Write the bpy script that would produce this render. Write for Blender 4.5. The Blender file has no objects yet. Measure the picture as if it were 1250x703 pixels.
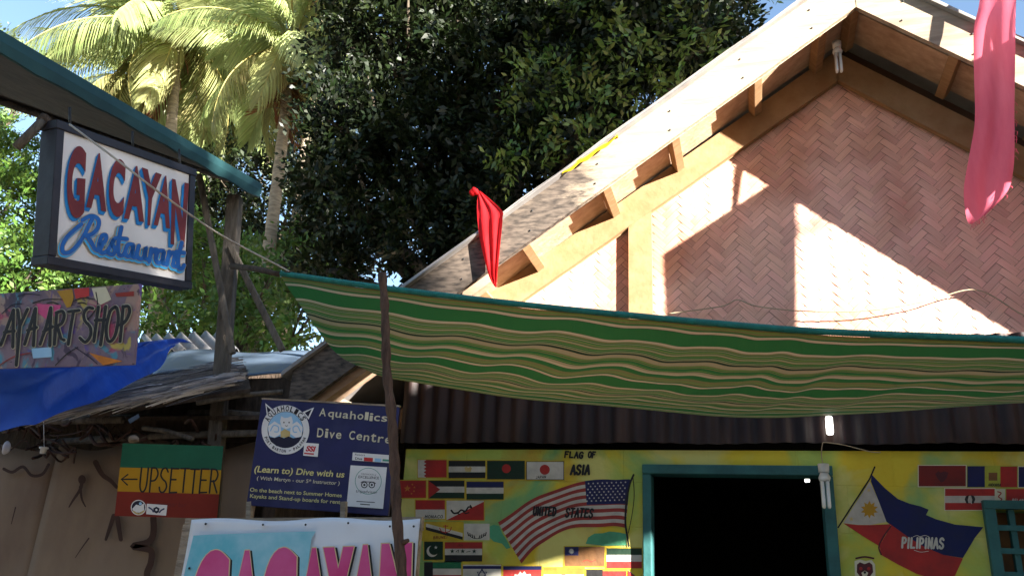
import bpy, bmesh, math, random
import numpy as np
from mathutils import Vector, Matrix, Quaternion
R = math.radians
rnd = random.Random(7)
S = bpy.context.scene
COL = S.collection

# ------------------------------------------------------------------ camera
CAM = Vector((0, 0, 1.6)); YAW, PITCH, ROLL, FPX = 0.29147516, 0.3385215, 0.04778745, 1000.0
PW, PH = 1250.0, 703.0
_f = Vector((-math.sin(YAW)*math.cos(PITCH), math.cos(YAW)*math.cos(PITCH), math.sin(PITCH)))
_r0 = Vector((math.cos(YAW), math.sin(YAW), 0)); _u0 = _r0.cross(_f)
_r = _r0*math.cos(ROLL) + _u0*math.sin(ROLL); _u = -_r0*math.sin(ROLL) + _u0*math.cos(ROLL)
cd = bpy.data.cameras.new('camera'); cam = bpy.data.objects.new('camera', cd); COL.objects.link(cam)
cam.matrix_world = Matrix(((_r.x, _u.x, -_f.x, CAM.x), (_r.y, _u.y, -_f.y, CAM.y), (_r.z, _u.z, -_f.z, CAM.z), (0, 0, 0, 1)))
cd.sensor_width = 36; cd.lens = 36*FPX/PW; cd.clip_start = 0.05; cd.clip_end = 2000
S.camera = cam

# ------------------------------------------------------------------ sky, sun, exposure
SUN = Vector((0.83, -0.43, 0.29)).normalized()
w = bpy.data.worlds.new('World'); S.world = w; w.use_nodes = True
nt = w.node_tree; bg = nt.nodes['Background']
sky = nt.nodes.new('ShaderNodeTexSky'); sky.sky_type = 'NISHITA'; sky.sun_disc = False
sky.sun_elevation = math.asin(SUN.z); sky.sun_rotation = math.atan2(SUN.x, SUN.y)
sky.air_density = 1.0; sky.dust_density = 0.6; sky.ozone_density = 1.5
nt.links.new(sky.outputs[0], bg.inputs[0]); bg.inputs[1].default_value = 0.05
ld = bpy.data.lights.new('sun', 'SUN'); ld.energy = 5.0; ld.angle = R(0.5); ld.color = (1.0, 0.95, 0.87)
lo = bpy.data.objects.new('sun', ld); COL.objects.link(lo)
lo.rotation_euler = SUN.to_track_quat('Z', 'Y').to_euler(); lo.location = (8, -4, 9)
S.view_settings.view_transform = 'Standard'; S.view_settings.look = 'None'
S.view_settings.exposure = 3.0; S.view_settings.gamma = 1.0; S.view_settings.use_curve_mapping = False
S.render.engine = 'CYCLES'
S.cycles.max_bounces = 7; S.cycles.diffuse_bounces = 4; S.cycles.transparent_max_bounces = 6
S.cycles.use_denoising = True

# ------------------------------------------------------------------ measuring helpers
def ray(px, py):
    return _f + _r*((px-PW/2)/FPX) - _u*((py-PH/2)/FPX)
def at(px, py, Y):                      # the point of the plane Y = const seen at a photograph pixel
    v = ray(px, py); return CAM + v*(Y/v.y)
def along(px, py, d):                   # the point at d metres from the lens
    return CAM + ray(px, py).normalized()*d
def zoomed(x0, y0, k):                  # enlarged-crop pixel -> photograph pixel
    return lambda x, y: (x0+x/k, y0+y/k)

# ------------------------------------------------------------------ materials
MATS = {}
def mat(name, c1, c2=None, scale=6, rough=.8, bump=0., spec=.25, stretch=(1, 1, 1), detail=6, trans=0., island=0., coords='Object', lo=.35, hi=.65, bscale=None, c3=None, scale3=2., metal=0.):
    m = bpy.data.materials.new(name); m.use_nodes = True; t = m.node_tree; N = t.nodes; L = t.links
    b = N['Principled BSDF']; out = N['Material Output']
    b.inputs['Roughness'].default_value = rough; b.inputs['Specular IOR Level'].default_value = spec; b.inputs['Metallic'].default_value = metal
    tc = N.new('ShaderNodeTexCoord'); mp = N.new('ShaderNodeMapping'); mp.inputs['Scale'].default_value = stretch
    L.new(tc.outputs[coords], mp.inputs[0])
    col = None
    if c2 is None: c2 = tuple(x*.82 for x in c1)
    nz = N.new('ShaderNodeTexNoise'); nz.inputs['Scale'].default_value = scale; nz.inputs['Detail'].default_value = detail; nz.inputs['Roughness'].default_value = .62
    L.new(mp.outputs[0], nz.inputs['Vector'])
    rp = N.new('ShaderNodeValToRGB'); rp.color_ramp.elements[0].position = lo; rp.color_ramp.elements[1].position = hi
    rp.color_ramp.elements[0].color = (*c1, 1); rp.color_ramp.elements[1].color = (*c2, 1)
    L.new(nz.outputs[0], rp.inputs[0]); col = rp.outputs[0]
    if c3 is not None:
        n3 = N.new('ShaderNodeTexNoise'); n3.inputs['Scale'].default_value = scale3; n3.inputs['Detail'].default_value = 4
        L.new(mp.outputs[0], n3.inputs['Vector'])
        r3 = N.new('ShaderNodeValToRGB'); r3.color_ramp.elements[0].position = .5; r3.color_ramp.elements[1].position = .62
        L.new(n3.outputs[0], r3.inputs[0])
        mx = N.new('ShaderNodeMix'); mx.data_type = 'RGBA'; mx.inputs[7].default_value = (*c3, 1)
        L.new(r3.outputs[0], mx.inputs[0]); L.new(col, mx.inputs[6]); col = mx.outputs[2]
    if island:
        g = N.new('ShaderNodeNewGeometry'); hs = N.new('ShaderNodeHueSaturation')
        ma = N.new('ShaderNodeMapRange'); ma.inputs[3].default_value = 1-island; ma.inputs[4].default_value = 1+island
        L.new(g.outputs['Random Per Island'], ma.inputs[0]); L.new(ma.outputs[0], hs.inputs['Value']); L.new(col, hs.inputs['Color'])
        mh = N.new('ShaderNodeMapRange'); mh.inputs[3].default_value = .5-island*.07; mh.inputs[4].default_value = .5+island*.03
        ml = N.new('ShaderNodeMath'); ml.operation = 'MULTIPLY'; ml.inputs[1].default_value = 7.31; mf = N.new('ShaderNodeMath'); mf.operation = 'FRACT'
        L.new(g.outputs['Random Per Island'], ml.inputs[0]); L.new(ml.outputs[0], mf.inputs[0]); L.new(mf.outputs[0], mh.inputs[0]); L.new(mh.outputs[0], hs.inputs['Hue'])
        col = hs.outputs[0]
    L.new(col, b.inputs['Base Color'])
    if bump:
        nb = N.new('ShaderNodeTexNoise'); nb.inputs['Scale'].default_value = bscale or scale*3; nb.inputs['Detail'].default_value = 5
        L.new(mp.outputs[0], nb.inputs['Vector'])
        bp = N.new('ShaderNodeBump'); bp.inputs['Strength'].default_value = bump; bp.inputs['Distance'].default_value = .02
        L.new(nb.outputs[0], bp.inputs['Height']); L.new(bp.outputs[0], b.inputs['Normal'])
    if trans:
        tr = N.new('ShaderNodeBsdfTranslucent'); L.new(col, tr.inputs[0])
        mix = N.new('ShaderNodeMixShader'); mix.inputs[0].default_value = trans
        L.new(b.outputs[0], mix.inputs[1]); L.new(tr.outputs[0], mix.inputs[2]); L.new(mix.outputs[0], out.inputs[0])
    MATS[name] = m; return m
def emit(name, c, s):
    m = bpy.data.materials.new(name); m.use_nodes = True; b = m.node_tree.nodes['Principled BSDF']
    b.inputs['Base Color'].default_value = (*c, 1); b.inputs['Emission Color'].default_value = (*c, 1); b.inputs['Emission Strength'].default_value = s
    MATS[name] = m; return m

mat('sand', (.46, .36, .25), (.36, .27, .18), 3, .95, .3, .1)
mat('fascia_wood', (.36, .29, .21), (.27, .205, .145), 4, .75, .15, .2, (1, 8, 8), c3=(.22, .165, .12), scale3=1.6)
mat('new_wood', (.34, .215, .105), (.27, .16, .07), 5, .7, .12, .25, (2, 9, 2), island=.12)
mat('soffit_wood', (.52, .37, .25), (.38, .25, .16), 3, .75, .15, .2, (1.2, 8, 8), island=.10)
mat('grey_wood', (.15, .125, .10), (.075, .062, .05), 4, .9, .5, .1, (9, 9, 1.5))
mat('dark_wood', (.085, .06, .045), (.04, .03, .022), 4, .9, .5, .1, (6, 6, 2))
mat('stick_wood', (.13, .075, .05), (.06, .035, .025), 4, .85, .7, .15, (12, 12, 1.4))
mat('weathered_plank', (.36, .29, .21), (.20, .15, .11), 5, .85, .4, .1, (2, 9, 9))
mat('weave_backing', (.09, .05, .03), None, 5)
mat('roof_sheet', (.30, .28, .26), (.20, .18, .17), 5, .6, .1, .3)
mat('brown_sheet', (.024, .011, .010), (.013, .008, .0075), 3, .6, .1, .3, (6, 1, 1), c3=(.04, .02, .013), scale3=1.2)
mat('teal_paint', (.03, .125, .12), (.02, .08, .08), 7, .6, .2, .3)
mat('teal_edge', (.018, .068, .072), (.011, .042, .048), 3, .7, .2, .25)
mat('teal_rope', (.02, .20, .155), (.014, .13, .11), 30, .6, .2, .3)
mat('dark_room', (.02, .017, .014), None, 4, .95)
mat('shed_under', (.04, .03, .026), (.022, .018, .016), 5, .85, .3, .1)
mat('black_frame', (.012, .012, .018), (.022, .022, .03), 8, .5, .1, .3)
mat('sign_white', (.72, .69, .66), (.62, .58, .55), 2.5, .6, .05, .3)
mat('maroon', (.13, .018, .022), (.19, .03, .03), 9, .6)
mat('sign_blue', (.01, .16, .42), (.012, .22, .52), 9, .6)
mat('script_blue', (.01, .09, .32), (.015, .13, .42), 12, .6)
mat('script_rim', (.05, .38, .72), None, 9, .6)
mat('gold', (.42, .30, .10), (.55, .42, .18), 9, .6)
mat('blue_tarp', (.010, .075, .46), (.006, .05, .34), 3, .45, .25, .4, (1, 3, 1))
mat('thatch', (.46, .43, .43), (.30, .28, .28), 6, .9, .3, .1, island=.5)
mat('pale_sheet', (.085, .12, .17), (.06, .085, .125), 3, .45, .05, .5)
mat('rust_sheet', (.10, .10, .105), (.06, .052, .048), 4, .6, .2, .4)
mat('hut_board', (.26, .185, .125), (.18, .12, .085), 2.2, .8, .25, .15, (1, 1, .5), c3=(.25, .18, .13), scale3=1.4)
mat('board_stain', (.045, .025, .02), (.07, .035, .025), 8, .9)
mat('rasta_green', (.008, .09, .05), (.01, .11, .06), 5, .5)
mat('rasta_yellow', (.42, .22, .008), (.36, .18, .006), 5, .5)
mat('rasta_red', (.20, .018, .010), (.16, .014, .008), 5, .5)
mat('ink', (.012, .011, .012), (.02, .018, .02), 12, .6)
mat('navy_panel', (.017, .019, .095), (.011, .013, .060), 4, .45, .04, .35, detail=9, c3=(.027, .029, .095), scale3=5)
mat('cream', (.60, .55, .40), (.52, .47, .33), 8, .6)
mat('pale_yellow', (.62, .56, .26), (.54, .48, .2), 8, .6)
mat('white', (.74, .72, .70), (.64, .62, .60), 6, .6)
mat('pale_blue', (.22, .42, .62), (.30, .50, .68), 6, .6)
mat('logo_dark', (.02, .02, .04), None, 6)
mat('sticker_red', (.5, .03, .03), None, 6, .5)
mat('sticker_green', (.08, .3, .2), None, 6, .5)
mat('banner_white', (.70, .72, .74), (.62, .64, .67), 2, .5, .05, .35)
mat('banner_cyan', (.12, .42, .50), (.42, .60, .66), 1.7, .5, 0, .35, lo=.40, hi=.62)
mat('magenta', (.52, .035, .16), (.60, .10, .26), 3, .5, 0, .35)
mat('letter_rim', (.72, .56, .30), None, 6, .5)
mat('red_cloth', (.64, .025, .03), (.48, .014, .02), 10, .85, .3, .1, (1, 1, .2), trans=.5, bscale=50)
mat('pink_cloth', (.86, .20, .28), (.78, .15, .23), 14, .85, .3, .1, (1, 1, .15), trans=.55, bscale=60)
mat('yellow_cloth', (.70, .52, .02), (.6, .42, .01), 10, .85, .1, .1, trans=.3)
mat('plastic_white', (.75, .74, .72), None, 8, .35, 0, .5)
mat('bulb_glass', (.80, .80, .78), None, 8, .15, 0, .5)
mat('twine', (.42, .34, .22), (.30, .24, .15), 20, .9)
mat('pale_rope', (.42, .38, .32), (.32, .28, .24), 20, .9)
mat('black_cable', (.02, .02, .02), None, 8, .5)
mat('trunk_palm', (.34, .28, .21), (.17, .14, .11), 3, .95, .8, .1, (2, 2, 9))
mat('bark', (.10, .08, .06), (.05, .04, .03), 5, .95, .8, .1)
mat('frond', (.38, .42, .19), (.22, .30, .10), 1.2, .42, 0, .4, trans=.35, island=.25)
mat('frond_old', (.27, .31, .12), (.22, .20, .08), 1.2, .6, 0, .2, trans=.25, island=.3)
mat('frond_dead', (.22, .11, .05), (.13, .065, .035), 2, .9, 0, .1, trans=.15, island=.3)
mat('rachis', (.34, .30, .10), (.25, .2, .06), 3, .6)
mat('leaf_sun_tint', (.05, .11, .02), (.10, .13, .025), 1.5, .4, 0, .35, trans=.3, island=.5)  # lighter copy of the dark tree's leaf, sunlight put into the colour
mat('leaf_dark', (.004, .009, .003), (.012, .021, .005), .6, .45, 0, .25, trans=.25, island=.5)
mat('leaf_bright', (.07, .14, .022), (.045, .10, .016), .8, .5, 0, .35, trans=.35, island=.4)
mat('leaf_far', (.12, .17, .09), (.09, .14, .07), .8, .6, 0, .2, trans=.3, island=.3)
emit('white_glow', (1, .97, .9), 1.2)
mat('fascia_weathered', (.34, .27, .22), (.19, .145, .115), 5, .85, .3, .15, (1.2, 7, 7), c3=(.42, .34, .27), scale3=2.4)
# paints of the mural
for n, c in dict(p_red=(.42, .03, .025), p_white=(.62, .58, .50), p_black=(.018, .017, .017), p_green=(.02, .16, .07), p_dkgreen=(.010, .035, .018), p_navy=(.015, .018, .09), p_yellow=(.60, .42, .03),
                 p_blue=(.010, .015, .085), p_brown=(.22, .10, .035), p_orange=(.60, .20, .03), p_dkred=(.20, .02, .015), p_us_red=(.34, .045, .035), p_us_white=(.56, .50, .42), p_lime=(.40, .42, .05), p_sage=(.10, .38, .20), p_maroon=(.10, .02, .025)).items():
    mat(n, c, tuple(x*.55+.012 for x in c), 9, .7, .2, .2, detail=9, lo=.30, hi=.70)

def wall_paint():
    m = mat('mural_yellow', (.64, .50, .045), (.56, .40, .03), 2.6, .8, .15, .15, bscale=40)
    t = m.node_tree; N = t.nodes; L = t.links; b = N['Principled BSDF']
    src = b.inputs['Base Color'].links[0].from_socket
    tc = N.new('ShaderNodeTexCoord')
    def blotch(scale, loc, lo, hi, c, src, amt=1):
        mp = N.new('ShaderNodeMapping'); mp.inputs['Location'].default_value = loc; L.new(tc.outputs['Object'], mp.inputs[0])
        n = N.new('ShaderNodeTexNoise'); n.inputs['Scale'].default_value = scale; n.inputs['Detail'].default_value = 5; n.inputs['Distortion'].default_value = .6; L.new(mp.outputs[0], n.inputs['Vector'])
        r = N.new('ShaderNodeMapRange'); r.inputs[1].default_value = lo; r.inputs[2].default_value = hi; r.inputs[4].default_value = amt; L.new(n.outputs[0], r.inputs[0])
        x = N.new('ShaderNodeMix'); x.data_type = 'RGBA'; x.inputs[7].default_value = (*c, 1)
        L.new(r.outputs[0], x.inputs[0]); L.new(src, x.inputs[6]); return x.outputs[2]
    s = blotch(2.3, (3, 1, 2), .46, .60, (.22, .42, .12), src, .65)
    s = blotch(2.8, (7, 4, 9), .50, .60, (.58, .53, .17), s, .9)
    s = blotch(2.2, (13, 2, 5), .58, .68, (.42, .20, .03), s, .6)
    s = blotch(1.9, (1, 8, 6), .56, .66, (.07, .34, .18), s, .65)
    # block joints: grooves every 0.40 x 0.20 m
    br = N.new('ShaderNodeTexBrick'); mp = N.new('ShaderNodeMapping'); mp.inputs['Rotation'].default_value = (R(90), 0, 0); L.new(tc.outputs['Object'], mp.inputs[0]); L.new(mp.outputs[0], br.inputs['Vector'])
    br.inputs['Scale'].default_value = 1.0; br.inputs['Brick Width'].default_value = .40; br.inputs['Row Height'].default_value = .205; br.inputs['Mortar Size'].default_value = .004; br.inputs['Mortar Smooth'].default_value = .4
    bp = N.new('ShaderNodeBump'); bp.inputs['Strength'].default_value = .55; bp.inputs['Distance'].default_value = .006; bp.invert = True
    L.new(br.outputs['Fac'], bp.inputs['Height'])
    old = b.inputs['Normal'].links[0].from_socket; L.new(old, bp.inputs['Normal']); L.new(bp.outputs[0], b.inputs['Normal'])
    L.new(s, b.inputs['Base Color'])
wall_paint()

def weave_mat():
    m = mat('bamboo_weave', (.82, .475, .355), (.76, .405, .29), 3, .6, 0, .3, island=.11, c3=(.58, .27, .17), scale3=1.3)
    t = m.node_tree; N = t.nodes; L = t.links; b = N['Principled BSDF']; src = b.inputs['Base Color'].links[0].from_socket
    uv = N.new('ShaderNodeUVMap'); mp = N.new('ShaderNodeMapping'); mp.inputs['Scale'].default_value = (3, 260, 1); L.new(uv.outputs[0], mp.inputs[0])
    n = N.new('ShaderNodeTexNoise'); n.inputs['Scale'].default_value = 1; n.inputs['Detail'].default_value = 3; L.new(mp.outputs[0], n.inputs['Vector'])
    r = N.new('ShaderNodeValToRGB'); r.color_ramp.elements[0].position = .28; r.color_ramp.elements[0].color = (.62, .52, .46, 1); r.color_ramp.elements[1].position = .46; r.color_ramp.elements[1].color = (1, 1, 1, 1)
    L.new(n.outputs[0], r.inputs[0])
    x = N.new('ShaderNodeMix'); x.data_type = 'RGBA'; x.blend_type = 'MULTIPLY'; x.inputs[0].default_value = .8
    L.new(src, x.inputs[6]); L.new(r.outputs[0], x.inputs[7]); L.new(x.outputs[2], b.inputs['Base Color'])
    bp = N.new('ShaderNodeBump'); bp.inputs['Strength'].default_value = .4; bp.inputs['Distance'].default_value = .003; L.new(n.outputs[0], bp.inputs['Height']); L.new(bp.outputs[0], b.inputs['Normal'])
weave_mat()

def stripe_mat():
    m = bpy.data.materials.new('striped_tarp'); m.use_nodes = True; MATS['striped_tarp'] = m
    t = m.node_tree; N = t.nodes; L = t.links; b = N['Principled BSDF']; out = N['Material Output']
    b.inputs['Roughness'].default_value = .6; b.inputs['Specular IOR Level'].default_value = .25
    uv = N.new('ShaderNodeUVMap'); sp = N.new('ShaderNodeSeparateXYZ'); L.new(uv.outputs[0], sp.inputs[0])
    ml = N.new('ShaderNodeMath'); ml.operation = 'MULTIPLY'; ml.inputs[1].default_value = 2.55; L.new(sp.outputs[1], ml.inputs[0])
    fr = N.new('ShaderNodeMath'); fr.operation = 'FRACT'; L.new(ml.outputs[0], fr.inputs[0])
    cream, grn, dk, olive, lime = (.44, .39, .25), (.030, .15, .042), (.014, .04, .018), (.17, .19, .07), (.14, .26, .065)
    seq = [(0, olive), (.03, lime), (.045, olive), (.075, grn), (.10, cream), (.140, dk), (.145, grn), (.345, cream), (.38, olive)]
    x = .41
    thn = (.31, .29, .16); pal = [grn, thn, grn, lime, olive, grn, thn, olive, grn, lime, grn, thn]
    i = 0
    while x < .60: seq.append((x, pal[i % 12])); x += (.014, .011, .018, .012)[i % 4]; i += 1
    seq += [(.605, dk), (.635, thn)]
    x = .66
    while x < .85: seq.append((x, pal[(i*5+3) % 12])); x += (.013, .017, .011, .015)[i % 4]; i += 1
    seq += [(.865, cream), (.895, grn), (.97, olive)]
    parts = [seq[:len(seq)//2], seq[len(seq)//2:]]
    outs = []
    for p in parts:
        r = N.new('ShaderNodeValToRGB'); r.color_ramp.interpolation = 'CONSTANT'; e = r.color_ramp.elements
        e[0].position = p[0][0]; e[0].color = (*p[0][1], 1); e[1].position = p[1][0]; e[1].color = (*p[1][1], 1)
        for pos, c in p[2:]:
            k = e.new(min(pos, 1)); k.color = (*c, 1)
        L.new(fr.outputs[0], r.inputs[0]); outs.append(r.outputs[0])
    gt = N.new('ShaderNodeMath'); gt.operation = 'GREATER_THAN'; gt.inputs[1].default_value = parts[1][0][0]; L.new(fr.outputs[0], gt.inputs[0])
    mx = N.new('ShaderNodeMix'); mx.data_type = 'RGBA'; L.new(gt.outputs[0], mx.inputs[0]); L.new(outs[0], mx.inputs[6]); L.new(outs[1], mx.inputs[7])
    L.new(mx.outputs[2], b.inputs['Base Color'])
    wv = N.new('ShaderNodeTexNoise'); wv.inputs['Scale'].default_value = 60; tc = N.new('ShaderNodeTexCoord'); mw = N.new('ShaderNodeMapping'); mw.inputs['Scale'].default_value = (1.6, .07, 1); mw.inputs['Rotation'].default_value = (0, 0, R(14)); L.new(uv.outputs[0], mw.inputs[0]); L.new(mw.outputs[0], wv.inputs['Vector']); wv.inputs['Detail'].default_value = 5
    bp = N.new('ShaderNodeBump'); bp.inputs['Strength'].default_value = .5; bp.inputs['Distance'].default_value = .02; L.new(wv.outputs[0], bp.inputs['Height']); L.new(bp.outputs[0], b.inputs['Normal'])
    tr = N.new('ShaderNodeBsdfTranslucent'); L.new(mx.outputs[2], tr.inputs[0])
    ms = N.new('ShaderNodeMixShader'); ms.inputs[0].default_value = .55; L.new(b.outputs[0], ms.inputs[1]); L.new(tr.outputs[0], ms.inputs[2]); L.new(ms.outputs[0], out.inputs[0])
stripe_mat()

def art_mat():                          # the shop sign's mottled, many-coloured print
    m = mat('art_print', (.20, .13, .16), (.12, .085, .13), 7, .5, .05, .3)
    t = m.node_tree; N = t.nodes; L = t.links; b = N['Principled BSDF']; s = b.inputs['Base Color'].links[0].from_socket
    tc = N.new('ShaderNodeTexCoord')
    for k, (c, sc, loc, lo) in enumerate([((.05, .22, .30), 6, (1, 2, 3), .56), ((.36, .05, .10), 5, (9, 2, 3), .57), ((.34, .22, .17), 5, (4, 7, 1), .55), ((.04, .02, .05), 10, (2, 9, 5), .57), ((.09, .05, .24), 7, (3, 5, 11), .60), ((.45, .36, .06), 6, (8, 8, 1), .63)]):
        mp = N.new('ShaderNodeMapping'); mp.inputs['Location'].default_value = loc; L.new(tc.outputs['Object'], mp.inputs[0])
        n = N.new('ShaderNodeTexNoise'); n.inputs['Scale'].default_value = sc; n.inputs['Detail'].default_value = 7; n.inputs['Distortion'].default_value = 1.5; L.new(mp.outputs[0], n.inputs['Vector'])
        r = N.new('ShaderNodeMapRange'); r.inputs[1].default_value = lo; r.inputs[2].default_value = lo+.05; r.inputs[4].default_value = .85; L.new(n.outputs[0], r.inputs[0])
        x = N.new('ShaderNodeMix'); x.data_type = 'RGBA'; x.inputs[7].default_value = (*c, 1); L.new(r.outputs[0], x.inputs[0]); L.new(s, x.inputs[6]); s = x.outputs[2]
    L.new(s, b.inputs['Base Color'])
art_mat()

# ------------------------------------------------------------------ object helpers
WL = {}                                 # world location of every root
def tag(o, label=None, cat=None, group=None, kind=None):
    if label: o['label'] = label
    if cat: o['category'] = cat
    if group: o['group'] = group
    if kind: o['kind'] = kind
    return o
def thing(name, label, cat, loc=(0, 0, 0), group=None):
    o = bpy.data.objects.new(name, None); COL.objects.link(o); o.location = loc; o.empty_display_size = .1
    WL[o.name] = Vector(loc); return tag(o, label, cat, group)

class MB:
    def __init__(s): s.v = []; s.f = []; s.m = []; s.mats = []; s.uv = []; s.sm = []
    def mi(s, m):
        if m not in s.mats: s.mats.append(m)
        return s.mats.index(m)
    def poly(s, pts, m, uv=None, smooth=False):
        i = len(s.v); s.v += [tuple(p) for p in pts]; s.f.append(list(range(i, i+len(pts)))); s.m.append(s.mi(m)); s.uv.append(uv); s.sm.append(smooth)
    def faces(s, verts, faces, m, smooth=False):
        i = len(s.v); s.v += [tuple(p) for p in verts]; k = s.mi(m)
        for f in faces: s.f.append([i+q for q in f]); s.m.append(k); s.uv.append(None); s.sm.append(smooth)
    def obox(s, c, ax, ay, az, m):      # box from centre and three half-axis vectors
        c = Vector(c); P = [c+ax*x+ay*y+az*z for x in (-1, 1) for y in (-1, 1) for z in (-1, 1)]
        s.faces(P, [(0, 1, 3, 2), (4, 6, 7, 5), (0, 4, 5, 1), (2, 3, 7, 6), (0, 2, 6, 4), (1, 5, 7, 3)], m)
    def box(s, lo, hi, m):
        lo = Vector(lo); hi = Vector(hi); c = (lo+hi)/2; h = (hi-lo)/2
        s.obox(c, Vector((h.x, 0, 0)), Vector((0, h.y, 0)), Vector((0, 0, h.z)), m)
    def bar(s, a, b, wd, th, m, up=(0, -1, 0)):    # plank a->b; th measured along 'up', wd across
        a = Vector(a); b = Vector(b); d = b-a; u = Vector(up); dn = d.normalized(); u = (u-dn*u.dot(dn)).normalized(); sd = dn.cross(u)
        s.obox((a+b)/2, d/2, sd*(wd/2), u*(th/2), m)
    def tube(s, pts, rad, m, n=10, cap=True):
        pts = [Vector(p) for p in pts]; k = len(pts)
        rad = [rad]*k if not isinstance(rad, (list, tuple)) else rad
        vs = []; prev = None
        for i, p in enumerate(pts):
            d = (pts[min(i+1, k-1)]-pts[max(i-1, 0)]).normalized()
            a = (d.orthogonal() if prev is None else (prev-d*prev.dot(d))).normalized(); prev = a; bb = d.cross(a)
            vs += [p+(a*math.cos(q)+bb*math.sin(q))*rad[i] for q in [2*math.pi*j/n for j in range(n)]]
        fs = [(i*n+j, i*n+(j+1) % n, (i+1)*n+(j+1) % n, (i+1)*n+j) for i in range(k-1) for j in range(n)]
        if cap: fs += [tuple(range(n-1, -1, -1)), tuple(range((k-1)*n, k*n))]
        s.faces(vs, fs, m, True)
    def prism(s, poly, dep, m):         # poly: 3D outline, dep: extrusion vector
        n = len(poly); P = [Vector(p) for p in poly]; Q = [p+Vector(dep) for p in P]
        s.faces(P+Q, [tuple(range(n)), tuple(range(2*n-1, n-1, -1))]+[(i, (i+1) % n, n+(i+1) % n, n+i) for i in range(n)], m)
    def grid(s, fn, nu, nv, m, uv=None, smooth=True):
        P = [[Vector(fn(i/nu, j/nv)) for i in range(nu+1)] for j in range(nv+1)]
        i0 = len(s.v); s.v += [tuple(p) for r_ in P for p in r_]; k = s.mi(m)
        for j in range(nv):
            for i in range(nu):
                a = i0+j*(nu+1)+i; s.f.append([a, a+1, a+nu+2, a+nu+1]); s.m.append(k); s.sm.append(smooth)
                s.uv.append([(i/nu, j/nv), ((i+1)/nu, j/nv), ((i+1)/nu, (j+1)/nv), (i/nu, (j+1)/nv)])
    def build(s, name, parent=None, bevel=0, solid=0, recalc=False):
        me = bpy.data.meshes.new(name); off = WL[parent.name] if parent else Vector((0, 0, 0))
        me.from_pydata([tuple(Vector(p)-off) for p in s.v], [], s.f)
        for m in s.mats: me.materials.append(MATS[m])
        me.polygons.foreach_set('material_index', s.m); me.polygons.foreach_set('use_smooth', s.sm)
        if any(u is not None for u in s.uv):
            L = me.uv_layers.new(name='UVMap'); fl = []
            for f, u in zip(s.f, s.uv): fl += [c for q in (u or [(0, 0)]*len(f)) for c in q]
            L.data.foreach_set('uv', fl)
        me.update()
        o = bpy.data.objects.new(name, me); COL.objects.link(o)
        if parent: o.parent = parent; WL[o.name] = WL[parent.name].copy()
        else: WL[o.name] = Vector((0, 0, 0))
        if recalc:
            bm = bmesh.new(); bm.from_mesh(me); bmesh.ops.recalc_face_normals(bm, faces=bm.faces); bm.to_mesh(me); bm.free()
        if solid: q = o.modifiers.new('solid', 'SOLIDIFY'); q.thickness = solid; q.offset = 0
        if bevel: q = o.modifiers.new('bevel', 'BEVEL'); q.width = bevel; q.segments = 2; q.limit_method = 'ANGLE'
        return o

def smooth_path(pts, n=6, closed=False):
    P = [Vector(p) for p in pts]
    if len(P) < 3: return P
    out = []
    K = len(P)
    for i in range(K-1 if not closed else K):
        g = (lambda j: P[j % K]) if closed else (lambda j: P[max(0, min(K-1, j))])
        p0, p1, p2, p3 = g(i-1), g(i), g(i+1), g(i+2)
        for k in range(n):
            t = k/n
            out.append(.5*((2*p1)+(p2-p0)*t+(2*p0-5*p1+4*p2-p3)*t*t+(3*p1-p0-3*p2+p3)*t**3))
    if not closed: out.append(P[-1])
    return out

# ---- flat lettering and paint, laid on a plane in thin sheets
GLY = {}
def glyphs(txt, bold=0.):
    key = (txt, bold)
    if key in GLY: return GLY[key]
    cu = bpy.data.curves.new('t', 'FONT'); cu.body = txt; cu.offset = bold; cu.resolution_u = 7; cu.fill_mode = 'FRONT'
    o = bpy.data.objects.new('t', cu); COL.objects.link(o)
    me = bpy.data.meshes.new_from_object(o.evaluated_get(bpy.context.evaluated_depsgraph_get()))
    vs = [(v.co.x, v.co.y) for v in me.vertices]; fs = [tuple(p.vertices) for p in me.polygons]
    bpy.data.objects.remove(o); bpy.data.curves.remove(cu); bpy.data.meshes.remove(me)
    GLY[key] = (vs, fs); return GLY[key]

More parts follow.
